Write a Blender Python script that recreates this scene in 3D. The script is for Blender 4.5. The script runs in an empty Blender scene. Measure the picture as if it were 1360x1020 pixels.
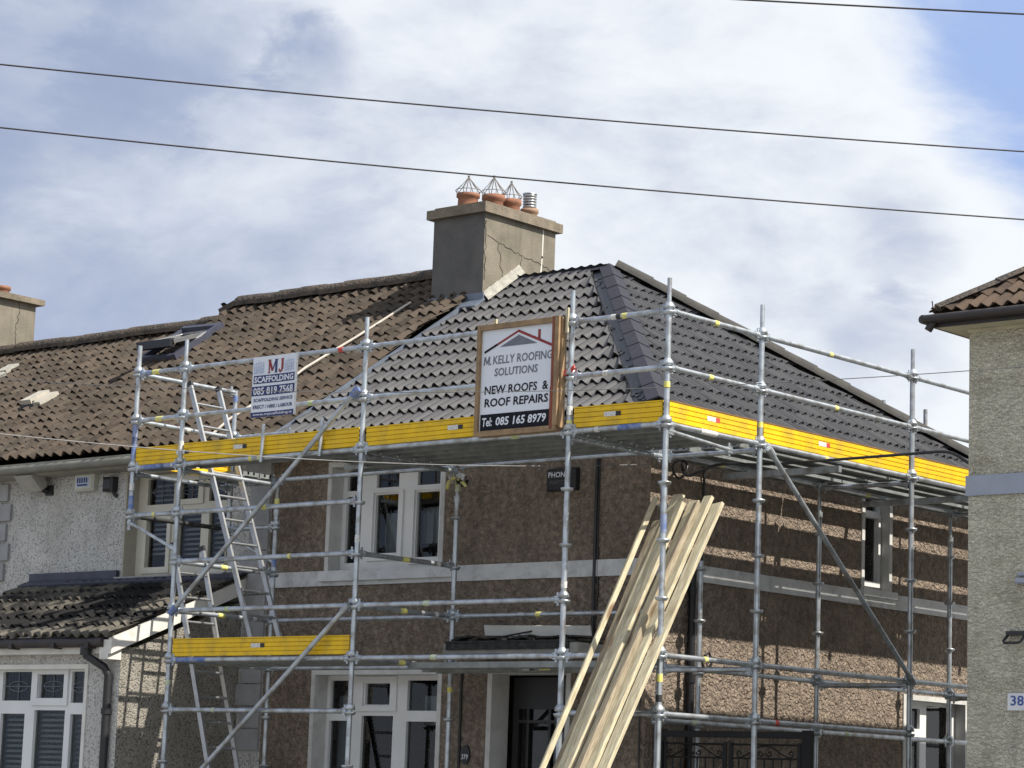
import bpy, math, random
from mathutils import Vector, Matrix
R = math.radians
V = Vector
random.seed(7)
sc = bpy.context.scene
col = sc.collection

# ------------------------------------------------------------------ camera
cam_d = bpy.data.cameras.new("camera")
cam = bpy.data.objects.new("camera", cam_d); col.objects.link(cam)
yaw, pit, rol = R(40.90256), R(9.1667537), R(2.05627)
dv = V((-math.sin(yaw)*math.cos(pit), math.cos(yaw)*math.cos(pit), math.sin(pit)))
rv = V((math.cos(yaw), math.sin(yaw), 0)); uv_ = rv.cross(dv)
r2 = rv*math.cos(rol) + uv_*math.sin(rol); u2 = -rv*math.sin(rol) + uv_*math.cos(rol)
m = Matrix((r2, u2, -dv)).transposed().to_4x4()
m.translation = V((13.26813, -17.37534, 1.62811))
cam.matrix_world = m
cam_d.sensor_width = 36.0; cam_d.lens = 36.0*3375.2745/1360.0
cam_d.clip_start = 0.1; cam_d.clip_end = 2000
sc.camera = cam

# ------------------------------------------------------------------ light
SUN_TAN, SUN_AZ = 1.075, R(12.8)          # rise per metre along +x; azimuth turned from +x towards +y
sun_v = V((1.0, math.tan(SUN_AZ), SUN_TAN)).normalized()
SUN_EL = math.asin(sun_v.z)
sun_d = bpy.data.lights.new("sun", 'SUN'); sun_d.energy = 5.0; sun_d.angle = R(0.55)
sun_d.color = (1.0, 0.93, 0.82)
sun = bpy.data.objects.new("sun", sun_d); col.objects.link(sun)
sun.rotation_euler = (-sun_v).to_track_quat('-Z', 'Y').to_euler(); sun.location = (20, 5, 25)

SKY = 0.10
w = bpy.data.worlds.new("World"); sc.world = w; w.use_nodes = True
nt = w.node_tree; nt.nodes.clear()
def N(t, **k):
    n = nt.nodes.new(t)
    for a, b in k.items(): setattr(n, a, b)
    return n
def wmath(op, a, b=None, clamp=False):
    n = N('ShaderNodeMath', operation=op, use_clamp=clamp)
    for i, v in enumerate((a, b)):
        if v is None: continue
        if isinstance(v, (int, float)): n.inputs[i].default_value = v
        else: nt.links.new(v, n.inputs[i])
    return n.outputs[0]
def wmix(f, a, b):
    n = N('ShaderNodeMix', data_type='RGBA'); 
    for s, v in ((0, f), (6, a), (7, b)):
        if isinstance(v, (int, float)): n.inputs[s].default_value = v
        elif isinstance(v, tuple): n.inputs[s].default_value = (*v, 1)
        else: nt.links.new(v, n.inputs[s])
    return n.outputs[2]
def wramp(v, lo, hi):
    n = N('ShaderNodeMapRange', interpolation_type='SMOOTHSTEP'); nt.links.new(v, n.inputs[0])
    n.inputs[1].default_value = lo; n.inputs[2].default_value = hi
    return n.outputs[0]
def wdot(vec):
    n = N('ShaderNodeVectorMath', operation='DOT_PRODUCT'); nt.links.new(tc.outputs['Generated'], n.inputs[0])
    n.inputs[1].default_value = vec; return n.outputs['Value']
def wnoise(scale, detail, rough, off=(0, 0, 0), squash=1.0, dist=0.0):
    mp = N('ShaderNodeMapping'); mp.inputs['Location'].default_value = off; mp.inputs['Scale'].default_value = (1, 1, squash)
    nt.links.new(tc.outputs['Generated'], mp.inputs[0])
    n = N('ShaderNodeTexNoise'); n.inputs['Scale'].default_value = scale; n.inputs['Detail'].default_value = detail
    n.inputs['Roughness'].default_value = rough; n.inputs['Distortion'].default_value = dist
    nt.links.new(mp.outputs[0], n.inputs['Vector']); return n.outputs[0]
tc = N('ShaderNodeTexCoord')
sky = N('ShaderNodeTexSky', sky_type='NISHITA'); sky.sun_disc = False
sky.sun_elevation = SUN_EL; sky.sun_rotation = math.atan2(sun_v.x, sun_v.y)
K = 1.0/SKY
side = V((0.756, 0.655, 0)); ahead = V((-0.655, 0.756, 0))
n1 = wnoise(7.0, 7, 0.56, (3.1, 1.7, 0.4), 1.9, 0.25)
n2 = wnoise(19.0, 6, 0.6, (0.3, 5.2, 1.1), 2.2, 0.3)
n3 = wnoise(3.2, 4, 0.5, (7.3, 0.6, 2.2), 1.6)
x_ = wdot(side)                                  # -0.2 at left of frame .. 0.2 at right
z_ = wdot((0, 0, 1))
bright = wmath('ADD', wmath('MULTIPLY', x_, 2.5), wmath('MULTIPLY', wmath('SUBTRACT', n1, 0.5), 2.0))
bright = wmath('ADD', bright, wmath('MULTIPLY', wmath('SUBTRACT', n2, 0.5), 0.95))
for d_, c0, amt in (((-.7236, .6279, .2867), .9980, .40), ((-.6921, .6669, .2761), .99970, .35), ((-.5179, .8266, .2202), .99945, .42), ((-.5275, .8321, .1714), .9994, .35), ((-.76, .618, .21), .9950, .18)):
    dn = V(d_).normalized()
    bump_ = wramp(wmath('ADD', wdot(tuple(dn)), wmath('MULTIPLY', wmath('SUBTRACT', n2, 0.5), (1-c0)*3.2)), c0, 1.0)
    bright = wmath('SUBTRACT', bright, wmath('MULTIPLY', bump_, amt))
cb = wramp(bright, -0.90, 0.38)
cloud = wmix(cb, tuple(K*c for c in (0.265, 0.318, 0.45)), tuple(K*c for c in (0.67, 0.70, 0.735)))
# openings of blue: one up on the right, otherwise mostly behind the viewer
bd = V((-0.459, 0.836, 0.300)).normalized()
near = wdot(tuple(bd))
gap = wramp(wmath('ADD', near, wmath('MULTIPLY', wmath('SUBTRACT', n1, 0.5), 0.012)), 0.9972, 1.0003)
back = wramp(wmath('ADD', wdot(tuple(-ahead)), wmath('MULTIPLY', wmath('SUBTRACT', n3, 0.5), 1.2)), -0.20, 0.45)
blue = wmix(wmath('MULTIPLY', gap, 0.72), cloud, tuple(K*c for c in (0.125, 0.255, 0.58)))
behind = wmix(wramp(n3, 0.35, 0.62), sky.outputs[0], tuple(K*c for c in (0.68, 0.71, 0.76)))  # bright unseen clouds added behind the viewer to light the shaded fronts
final = wmix(back, blue, behind)
bg = N('ShaderNodeBackground'); bg.inputs[1].default_value = SKY
nt.links.new(final, bg.inputs[0]); out = N('ShaderNodeOutputWorld'); nt.links.new(bg.outputs[0], out.inputs[0])
sc.view_settings.view_transform = 'Standard'; sc.view_settings.look = 'None'
sc.view_settings.exposure = 0.45; sc.view_settings.gamma = 1.0; sc.view_settings.use_curve_mapping = False

# ------------------------------------------------------------------ materials
def mat(name, c1, c2=None, scale=8.0, rough=0.7, metal=0.0, bump=0.0, bscale=40.0, spec=0.4, detail=5,
        speck=None, speck_scale=60, speck_w=0.12, kind='noise', cells=None, stain_or_shade=None, patch_scale=1.5, patch_amt=0.5, srange=(.5, .7),
        stretch=(1, 1, 1), bdist=0.02, lo=0.35, hi=0.65, streak=None, streak_amt=.45, knots=None):
    M = bpy.data.materials.new(name); M.use_nodes = True
    t = M.node_tree; b = t.nodes['Principled BSDF']
    b.inputs['Roughness'].default_value = rough; b.inputs['Metallic'].default_value = metal
    b.inputs['Specular IOR Level'].default_value = spec
    def nn(ty, **k):
        n = t.nodes.new(ty)
        for a, v in k.items(): setattr(n, a, v)
        return n
    co = nn('ShaderNodeTexCoord'); mp = nn('ShaderNodeMapping'); mp.inputs['Scale'].default_value = stretch
    t.links.new(co.outputs['Object'], mp.inputs[0]); vec = mp.outputs[0]
    def noise(s, d=5, r=0.55, dist=0.0):
        n = nn('ShaderNodeTexNoise'); n.inputs['Scale'].default_value = s; n.inputs['Detail'].default_value = d
        n.inputs['Roughness'].default_value = r; n.inputs['Distortion'].default_value = dist
        t.links.new(vec, n.inputs['Vector']); return n.outputs[0]
    def rng(v, a, bb):
        n = nn('ShaderNodeMapRange'); t.links.new(v, n.inputs[0]); n.inputs[1].default_value = a; n.inputs[2].default_value = bb
        return n.outputs[0]
    def mix(f, a, bb):
        n = nn('ShaderNodeMix', data_type='RGBA')
        for s, v in ((0, f), (6, a), (7, bb)):
            if isinstance(v, (int, float)): n.inputs[s].default_value = v
            elif isinstance(v, tuple): n.inputs[s].default_value = (*v, 1)
            else: t.links.new(v, n.inputs[s])
        return n.outputs[2]
    def mul(a, k):
        n = nn('ShaderNodeMath', operation='MULTIPLY'); t.links.new(a, n.inputs[0])
        if isinstance(k, (int, float)): n.inputs[1].default_value = k
        else: t.links.new(k, n.inputs[1])
        return n.outputs[0]
    c2 = c2 or tuple(x*0.8 for x in c1)
    c = mix(rng(noise(scale, detail), lo, hi), c1, c2)
    if cells:            # per-tile tint from the tile's own (u, course) cell
        uvn = nn('ShaderNodeUVMap'); fl = nn('ShaderNodeVectorMath', operation='FLOOR'); t.links.new(uvn.outputs[0], fl.inputs[0])
        wn = nn('ShaderNodeTexWhiteNoise'); t.links.new(fl.outputs[0], wn.inputs['Vector'])
        c = mix(mul(rng(wn.outputs['Value'], 0.0, 1.0), cells[1]), c, cells[0])
    if stain_or_shade:
        c = mix(mul(rng(noise(patch_scale, 6, 0.62, 0.4), *srange), patch_amt), c, stain_or_shade)
    if streak:           # rain-washed dirt, long in z
        m2 = nn('ShaderNodeMapping'); m2.inputs['Scale'].default_value = (7, 7, .55); t.links.new(co.outputs['Object'], m2.inputs[0])
        n_ = nn('ShaderNodeTexNoise'); n_.inputs['Scale'].default_value = 1.0; n_.inputs['Detail'].default_value = 6; n_.inputs['Roughness'].default_value = .6
        t.links.new(m2.outputs[0], n_.inputs['Vector']); c = mix(mul(rng(n_.outputs[0], .48, .72), streak_amt), c, streak)
    if knots:
        m3 = nn('ShaderNodeMapping'); m3.inputs['Scale'].default_value = (1, 1, .38); t.links.new(co.outputs['Object'], m3.inputs[0])
        v_ = nn('ShaderNodeTexVoronoi'); v_.inputs['Scale'].default_value = 5.5; t.links.new(m3.outputs[0], v_.inputs['Vector'])
        c = mix(mul(rng(v_.outputs['Distance'], .27, .14), .85), c, knots)
    hgt = None
    if speck or kind == 'dash':
        vo = nn('ShaderNodeTexVoronoi'); vo.inputs['Scale'].default_value = speck_scale
        nz = noise(speck_scale*0.7, 2)
        wv = nn('ShaderNodeVectorMath', operation='ADD'); sc_ = nn('ShaderNodeVectorMath', operation='SCALE')
        cb_ = nn('ShaderNodeCombineXYZ')
        for i in range(3): t.links.new(nz, cb_.inputs[i])
        t.links.new(cb_.outputs[0], sc_.inputs[0]); sc_.inputs['Scale'].default_value = 0.9/speck_scale
        t.links.new(vec, wv.inputs[0]); t.links.new(sc_.outputs[0], wv.inputs[1])
        t.links.new(wv.outputs[0], vo.inputs['Vector'])
        pm = rng(vo.outputs['Distance'], 0.66, 0.66+speck_w)
        wn2 = nn('ShaderNodeTexWhiteNoise'); t.links.new(vo.outputs['Color'], wn2.inputs['Vector'])
        dk = rng(wn2.outputs['Value'], 0.84, 0.90)
        mx = nn('ShaderNodeMath', operation='MAXIMUM'); t.links.new(pm, mx.inputs[0]); t.links.new(dk, mx.inputs[1])
        c = mix(mul(mx.outputs[0], 0.85), c, speck)
        iv = nn('ShaderNodeMath', operation='SUBTRACT'); iv.inputs[0].default_value = 1.0; t.links.new(vo.outputs['Distance'], iv.inputs[1])
        hgt = iv.outputs[0]
    t.links.new(c, b.inputs['Base Color'])
    if bump:
        if hgt is None:
            hgt = rng(noise(bscale, 3, 0.5, 1.2 if kind == 'swirl' else 0.0), 0.3, 0.7)
        bp = nn('ShaderNodeBump'); bp.inputs['Strength'].default_value = bump; bp.inputs['Distance'].default_value = bdist
        t.links.new(hgt, bp.inputs['Height']); t.links.new(bp.outputs[0], b.inputs['Normal'])
    return M

M = {}
M['brown'] = mat('brown_roughcast', (.335, .272, .218), (.215, .175, .142), scale=15, rough=.95, spec=.15, bump=1.0, bscale=18, bdist=.04, kind='swirl',
                 stain_or_shade=(.13, .10, .08), patch_scale=1.1, patch_amt=.5, streak=(.12, .095, .075), streak_amt=.3)
M['dash'] = mat('pebble_dash', (.62, .61, .59), (.52, .515, .50), scale=2.5, rough=.95, spec=.15, speck=(.27, .265, .26), speck_scale=58, bump=.8, bdist=.016,
                stain_or_shade=(.30, .27, .20), patch_scale=.8, patch_amt=.35, streak=(.25, .235, .20), streak_amt=.35)
M['dashd'] = mat('dark_tan_dash', (.33, .31, .275), (.26, .245, .215), scale=2.5, rough=.95, spec=.15, speck=(.12, .115, .105), speck_scale=50, bump=.8, bdist=.016, stain_or_shade=(.17, .155, .12), patch_scale=1.2, patch_amt=.5, streak=(.16, .15, .125), streak_amt=.4)  # darker tan dash for the extension's return wall
M['cream'] = mat('cream_roughcast', (.74, .71, .58), (.62, .595, .49), scale=4, rough=.95, spec=.15, bump=1.0, bscale=24, bdist=.03, kind='swirl',
                 stretch=(1, 1, 1.7), stain_or_shade=(.30, .27, .19), patch_scale=1.2, patch_amt=.5, streak=(.26, .24, .17), streak_amt=.35)
M['quoin'] = mat('quoin_plaster', (.34, .34, .35), (.27, .27, .28), scale=5, rough=.85, bump=.2, bscale=60, bdist=.004)
M['band'] = mat('painted_band', (.62, .63, .64), (.52, .53, .54), scale=4, rough=.7, stain_or_shade=(.2, .19, .18), patch_scale=6, patch_amt=.5)
M['greyband'] = mat('grey_band', (.33, .36, .44), (.29, .32, .39), scale=4, rough=.7)
M['upvc'] = mat('white_upvc', (.72, .73, .74), (.66, .67, .68), scale=3, rough=.35, spec=.5)
M['cream_upvc'] = mat('cream_frame', (.60, .58, .50), (.52, .50, .43), scale=3, rough=.45, spec=.5)
M['reveal'] = mat('painted_reveal', (.58, .58, .57), (.47, .47, .46), scale=4, rough=.7, stain_or_shade=(.25, .24, .22), patch_scale=5, patch_amt=.35)
M['reveal_w'] = mat('beige_reveal', (.42, .39, .32), (.35, .33, .27), scale=4, rough=.8)
M['newtile'] = mat('new_tile', (.047, .047, .051), (.034, .034, .038), scale=6, rough=.5, spec=.38, cells=((.082, .082, .087), .7), bump=.15, bscale=90, bdist=.004)
M['oldtile'] = mat('old_tile', (.066, .050, .039), (.036, .029, .024), scale=7, rough=.9, spec=.2, cells=((.125, .100, .078), .55), bump=.5, bscale=70, bdist=.006,
                   stain_or_shade=(.028, .025, .020), patch_scale=1.9, patch_amt=.85, streak=(.12, .108, .088), streak_amt=.4)
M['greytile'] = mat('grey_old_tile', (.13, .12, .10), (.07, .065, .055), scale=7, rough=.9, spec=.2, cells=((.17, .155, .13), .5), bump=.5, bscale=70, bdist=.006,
                    stain_or_shade=(.012, .012, .013), patch_scale=.95, patch_amt=.97, srange=(.46, .54))  # near-black patches paint in the deck's shadow on the extension tiles
M['redtile'] = mat('russet_tile', (.085, .062, .048), (.05, .038, .031), scale=7, rough=.9, spec=.2, cells=((.15, .105, .075), .6), bump=.5, bscale=70, bdist=.006,
                   stain_or_shade=(.06, .05, .04), patch_scale=2.5, patch_amt=.6)
M['oldridge'] = mat('mossy_ridge', (.10, .082, .066), (.045, .04, .035), scale=9, rough=.95, bump=.8, bscale=30, bdist=.02, stain_or_shade=(.17, .12, .08), patch_scale=4)
M['hip'] = mat('new_hip_tile', (.036, .037, .050), (.028, .029, .040), scale=7, rough=.72, spec=.2, stain_or_shade=(.05, .05, .06), patch_scale=7, patch_amt=.4)
M['render_c'] = mat('chimney_render', (.235, .21, .168), (.17, .155, .125), scale=3, rough=.92, spec=.2, bump=.4, bscale=60, bdist=.006,
                    stain_or_shade=(.13, .12, .095), patch_scale=2.4, patch_amt=.7, streak=(.12, .11, .085), streak_amt=.6)
M['render_d'] = mat('dark_front_render', (.135, .13, .125), (.10, .097, .095), scale=3, rough=.92, spec=.2, bump=.3, bscale=60, bdist=.006, stain_or_shade=(.18, .17, .155), patch_scale=1.6, patch_amt=.5)  # darker grey render for the chimney's front face
M['hipbuff'] = mat('buff_hip_tile', (.068, .066, .062), (.048, .047, .045), scale=8, rough=.8, spec=.25, bump=.3, bscale=40, bdist=.006, stain_or_shade=(.07, .066, .06), patch_scale=5)
M['capstone'] = mat('chimney_cap', (.24, .20, .155), (.15, .13, .10), scale=6, rough=.95, bump=.5, bscale=50, bdist=.01, stain_or_shade=(.10, .09, .05), patch_scale=5)
M['crack'] = mat('crack', (.045, .04, .035), rough=1.0)
M['sealant'] = mat('sealant', (.62, .60, .55), rough=.7)
M['pot'] = mat('clay_pot', (.30, .135, .08), (.20, .095, .062), scale=9, rough=.8, stain_or_shade=(.13, .09, .07), patch_scale=6)
M['potbuff'] = mat('buff_pot', (.38, .24, .16), (.28, .18, .12), scale=9, rough=.85, stain_or_shade=(.15, .12, .09), patch_scale=6)
M['wire'] = mat('dark_wire', (.05, .045, .045), rough=.5, metal=.6)
M['wiregrey'] = mat('grey_wire', (.16, .16, .165), rough=.6)
M['cagewire'] = mat('cage_wire', (.20, .19, .185), rough=.5, metal=.5)
M['cowl'] = mat('steel_cowl', (.55, .56, .57), rough=.35, metal=.9)
M['leadd'] = mat('dark_lead', (.06, .065, .095), (.045, .048, .07), scale=8, rough=.5, spec=.4)
M['lead'] = mat('lead', (.17, .20, .25), (.13, .155, .20), scale=10, rough=.45, spec=.5, metal=.2)
M['mortar'] = mat('mortar', (.42, .41, .36), (.30, .29, .26), scale=14, rough=.95, bump=.4, bscale=60)
M['deckm'] = mat('deck_steel', (.30, .32, .32), (.22, .235, .235), scale=9, rough=.6, metal=.5, stain_or_shade=(.13, .14, .13), patch_scale=5, patch_amt=.6)
M['galv'] = mat('galvanised', (.52, .56, .60), (.38, .42, .46), scale=9, rough=.42, metal=.75, spec=.5, detail=4, stain_or_shade=(.25, .205, .165), patch_scale=9, patch_amt=.75)
M['bluetube'] = mat('blue_paint_tube', (.09, .16, .42), (.30, .34, .45), scale=16, rough=.5, metal=.3)
M['yel_tag'] = mat('yellow_tag', (.72, .64, .12), (.6, .6, .3), scale=20, rough=.6)
M['red_tag'] = mat('red_tag', (.55, .07, .06), rough=.6)
M['grn_tag'] = mat('green_tag', (.38, .48, .18), (.55, .56, .5), scale=25, rough=.6)
M['wht_tag'] = mat('white_tag', (.75, .75, .72), (.4, .4, .4), scale=60, rough=.6)
M['blk_tag'] = mat('black_tag', (.03, .03, .03), rough=.6)
M['yellow'] = mat('yellow_board', (.82, .53, .010), (.72, .45, .008), scale=3, rough=.5, spec=.35, stain_or_shade=(.30, .21, .06), patch_scale=5, patch_amt=.55, streak=(.40, .28, .06), streak_amt=.4)
M['brownedge'] = mat('board_cap', (.22, .12, .05), (.15, .085, .04), scale=10, rough=.7)
M['alu'] = mat('aluminium', (.50, .51, .52), (.40, .41, .42), scale=10, rough=.35, metal=.85)
M['wood'] = mat('new_timber', (.60, .55, .40), (.36, .31, .205), scale=8, rough=.75, spec=.25, stretch=(9, 9, .8), bump=.25, bscale=20, bdist=.004, knots=(.16, .09, .045),
                stain_or_shade=(.30, .23, .13), patch_scale=1.6, patch_amt=.5)
M['woodB'] = mat('weathered_timber', (.38, .33, .24), (.22, .18, .125), scale=8, rough=.8, spec=.2, stretch=(9, 9, .8), bump=.25, bscale=20, bdist=.004, knots=(.10, .06, .03),
                 stain_or_shade=(.12, .09, .06), patch_scale=1.4, patch_amt=.6)
M['frame_wood'] = mat('sign_timber', (.33, .22, .12), (.24, .16, .09), scale=4, rough=.7, stretch=(3, 3, 3), stain_or_shade=(.14, .09, .06), patch_scale=5)
M['redwood'] = mat('red_stained_timber', (.24, .06, .035), (.16, .05, .03), scale=6, rough=.6)
M['signw'] = mat('sign_white', (.70, .735, .80), (.66, .70, .77), scale=2, rough=.5)
M['signb'] = mat('sign_black', (.012, .013, .02), rough=.6, spec=.15)
M['signr'] = mat('sign_red', (.27, .03, .03), rough=.5)
M['signg'] = mat('sign_grey', (.16, .17, .21), rough=.5)
M['navy'] = mat('sign_navy', (.03, .04, .15), rough=.5)
M['skyblue'] = mat('sign_pale_blue', (.36, .44, .62), (.5, .56, .70), scale=30, rough=.5)
M['black'] = mat('black_plastic', (.014, .014, .017), (.02, .02, .024), scale=6, rough=.42, spec=.5)
M['darkgut'] = mat('dark_gutter', (.028, .024, .025), (.04, .034, .033), scale=5, rough=.45)
M['gutold'] = mat('weathered_gutter', (.20, .195, .165), (.15, .145, .12), scale=5, rough=.6)
M['soffit'] = mat('soffit', (.34, .33, .28), (.28, .27, .23), scale=5, rough=.7)
M['soffit_c'] = mat('cream_soffit', (.52, .50, .37), (.42, .40, .30), scale=5, rough=.7)
M['dwhite'] = mat('white_fascia', (.70, .69, .65), (.62, .61, .58), scale=5, rough=.5, stain_or_shade=(.35, .33, .28), patch_scale=4, patch_amt=.35)
M['door'] = mat('black_door', (.012, .012, .014), rough=.35, spec=.5)
M['felt'] = mat('black_felt', (.02, .02, .022), (.045, .043, .04), scale=14, rough=.85, bump=.6, bscale=30)
M['concrete'] = mat('concrete', (.30, .29, .27), (.22, .21, .20), scale=6, rough=.95, bump=.3, bscale=50, bdist=.01)
M['ground'] = mat('ground_concrete', (.26, .25, .23), (.19, .185, .17), scale=1.3, rough=.95, bump=.3, bscale=30, stain_or_shade=(.13, .125, .11), patch_scale=.6)
M['blind'] = mat('blind_slat', (.50, .51, .52), (.42, .43, .44), scale=4, rough=.6)
M['curtain_or_reflection'] = mat('pale_curtain_or_reflection', (.36, .38, .42), (.27, .29, .33), scale=3, rough=.9, stretch=(14, 14, .6))
M['floor'] = mat('dark_interior', (.06, .055, .05), rough=.9)
M['plate'] = mat('plate_white', (.72, .74, .78), rough=.5)
M['blueL'] = mat('plate_blue', (.05, .10, .35), rough=.5)
M['dimL'] = mat('dim_letter', (.12, .12, .13), rough=.6)
M['vent'] = mat('pale_vent', (.45, .42, .36), (.36, .34, .29), scale=8, rough=.8)
M['lampg'] = mat('lamp_grey', (.42, .40, .36), (.34, .33, .30), scale=8, rough=.6)
M['ivory'] = mat('ivory_plastic', (.62, .62, .55), rough=.45)
M['iron'] = mat('wrought_iron', (.012, .012, .013), rough=.5, metal=.3)
M['rope'] = mat('pale_rope', (.55, .50, .44), rough=.9)
M['ltgrey'] = mat('phone_wire', (.22, .22, .225), rough=.6)

def glass_mat(name, tint):
    G = bpy.data.materials.new(name); G.use_nodes = True; t = G.node_tree; t.nodes.clear()
    o = t.nodes.new('ShaderNodeOutputMaterial'); mx = t.nodes.new('ShaderNodeMixShader'); tr = t.nodes.new('ShaderNodeBsdfTransparent')
    gl = t.nodes.new('ShaderNodeBsdfGlossy'); fr = t.nodes.new('ShaderNodeFresnel'); fr.inputs[0].default_value = 1.6
    tr.inputs[0].default_value = (*tint, 1); gl.inputs['Roughness'].default_value = 0.015
    t.links.new(fr.outputs[0], mx.inputs[0]); t.links.new(tr.outputs[0], mx.inputs[1]); t.links.new(gl.outputs[0], mx.inputs[2])
    t.links.new(mx.outputs[0], o.inputs[0]); return G
M['glass'] = glass_mat('window_glass', (.72, .76, .76))

def perforated():
    P = mat('perforated_steel', (.30, .32, .33), (.22, .24, .25), scale=10, rough=.5, metal=.6)
    t = P.node_tree; b = t.nodes['Principled BSDF']; o = [n for n in t.nodes if n.type == 'OUTPUT_MATERIAL'][0]
    uvn = t.nodes.new('ShaderNodeUVMap'); fr = t.nodes.new('ShaderNodeVectorMath'); fr.operation = 'FRACTION'
    sb = t.nodes.new('ShaderNodeVectorMath'); sb.operation = 'DISTANCE'; sb.inputs[1].default_value = (.5, .5, 0)
    t.links.new(uvn.outputs[0], fr.inputs[0]); t.links.new(fr.outputs[0], sb.inputs[0])
    lt = t.nodes.new('ShaderNodeMath'); lt.operation = 'LESS_THAN'; lt.inputs[1].default_value = .22; t.links.new(sb.outputs['Value'], lt.inputs[0])
    mx = t.nodes.new('ShaderNodeMixShader'); tr = t.nodes.new('ShaderNodeBsdfTransparent')
    t.links.new(lt.outputs[0], mx.inputs[0]); t.links.new(b.outputs[0], mx.inputs[1]); t.links.new(tr.outputs[0], mx.inputs[2])
    t.links.new(mx.outputs[0], o.inputs[0]); return P
M['perf'] = perforated()

# ------------------------------------------------------------------ mesh helpers
class MB:
    def __init__(s): s.v = []; s.f = []; s.m = []; s.sm = []; s.uv = {}
    def add(s, vs, fs, mi=0, smooth=False, uvs=None):
        b = len(s.v); s.v += [V(p) for p in vs]
        for k, f in enumerate(fs):
            if uvs: s.uv[len(s.f)] = uvs[k]
            s.f.append([b+i for i in f]); s.m.append(mi); s.sm.append(smooth)
        return s
    def box(s, a, b, mi=0):
        (x0, y0, z0), (x1, y1, z1) = [min(p, q) for p, q in zip(a, b)], [max(p, q) for p, q in zip(a, b)]
        return s.add([(x0, y0, z0), (x1, y0, z0), (x1, y1, z0), (x0, y1, z0), (x0, y0, z1), (x1, y0, z1), (x1, y1, z1), (x0, y1, z1)],
                     [(3, 2, 1, 0), (4, 5, 6, 7), (0, 1, 5, 4), (1, 2, 6, 5), (2, 3, 7, 6), (3, 0, 4, 7)], mi)
    def bar(s, p0, p1, w, h, up=(0, 0, 1), mi=0):
        p0, p1 = V(p0), V(p1); d = (p1-p0).normalized(); up = V(up)
        sd = d.cross(up).normalized(); up = sd.cross(d).normalized(); a, b = sd*w/2, up*h/2
        q = [p0-a-b, p0+a-b, p0+a+b, p0-a+b, p1-a-b, p1+a-b, p1+a+b, p1-a+b]
        return s.add(q, [(0, 1, 2, 3), (7, 6, 5, 4), (0, 4, 5, 1), (1, 5, 6, 2), (2, 6, 7, 3), (3, 7, 4, 0)], mi)
    def tube(s, p0, p1, r, n=10, mi=0, r1=None, caps=True):
        p0, p1 = V(p0), V(p1); d = (p1-p0).normalized(); a = V((0, 0, 1)) if abs(d.z) < .9 else V((1, 0, 0))
        x = d.cross(a).normalized(); y = d.cross(x); r1 = r if r1 is None else r1
        ring = [x*math.cos(2*math.pi*i/n)+y*math.sin(2*math.pi*i/n) for i in range(n)]
        vs = [p0+q*r for q in ring]+[p1+q*r1 for q in ring]
        s.add(vs, [(i, i+n, (i+1) % n+n, (i+1) % n) for i in range(n)], mi, True)
        if caps: s.add(vs, [list(range(n)), list(range(2*n-1, n-1, -1))], mi)
        return s
    def path(s, pts, r, n=8, mi=0):
        pts = [V(p) for p in pts]; vs = []; x = None
        for i, p in enumerate(pts):
            d = (pts[min(i+1, len(pts)-1)]-pts[max(i-1, 0)]).normalized()
            if x is None: x = d.cross(V((0, 0, 1)) if abs(d.z) < .9 else V((1, 0, 0))).normalized()
            x = (x-d*x.dot(d)).normalized(); y = d.cross(x)
            vs += [p+(x*math.cos(2*math.pi*k/n)+y*math.sin(2*math.pi*k/n))*r for k in range(n)]
        fs = [(i*n+k, (i+1)*n+k, (i+1)*n+(k+1) % n, i*n+(k+1) % n) for i in range(len(pts)-1) for k in range(n)]
        s.add(vs, fs, mi, True)
        return s.add([vs[k] for k in range(n)]+vs[-n:], [list(range(n)), list(range(2*n-1, n-1, -1))], mi)
    def lathe(s, prof, c, n=20, mi=0, smooth=True):
        c = V(c); vs = [c+V((r*math.cos(2*math.pi*k/n), r*math.sin(2*math.pi*k/n), z)) for r, z in prof for k in range(n)]
        return s.add(vs, [(i*n+k, i*n+(k+1) % n, (i+1)*n+(k+1) % n, (i+1)*n+k) for i in range(len(prof)-1) for k in range(n)], mi, smooth)
    def prism(s, poly, off, mi=0):
        a = [V(p) for p in poly]; n = len(a); off = V(off)
        return s.add(a+[p+off for p in a], [list(range(n)), list(range(2*n-1, n-1, -1))]+[(i, i+n, (i+1) % n+n, (i+1) % n) for i in range(n)], mi)
    def quad(s, a, b, c, d, mi=0): return s.add([a, b, c, d], [(0, 1, 2, 3)], mi)
    def build(s, name, mats, parent=None, fix=True):
        me = bpy.data.meshes.new(name)
        o = bpy.data.objects.new(name, me); col.objects.link(o)
        off = V((0, 0, 0)); q = parent
        while q is not None: off = off+q.location; q = q.parent
        me.from_pydata([tuple(p-off) for p in s.v], [], s.f)
        for q in (mats if isinstance(mats, (list, tuple)) else [mats]): me.materials.append(M[q])
        me.polygons.foreach_set('material_index', s.m); me.polygons.foreach_set('use_smooth', s.sm)
        if s.uv:
            l = me.uv_layers.new(name='UVMap')
            for p in me.polygons:
                if p.index in s.uv:
                    for k, li in enumerate(p.loop_indices): l.data[li].uv = s.uv[p.index][k]
        me.update()
        if parent: o.parent = parent
        return o
def tag(o, label, cat=None, group=None, kind=None):
    if label: o['label'] = label
    if cat: o['category'] = cat
    if group: o['group'] = group
    if kind: o['kind'] = kind
    return o
def thing(name, loc, label, cat, group=None):
    o = bpy.data.objects.new(name, None); col.objects.link(o); o.location = loc; o.empty_display_size = .3
    return tag(o, label, cat, group)

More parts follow.
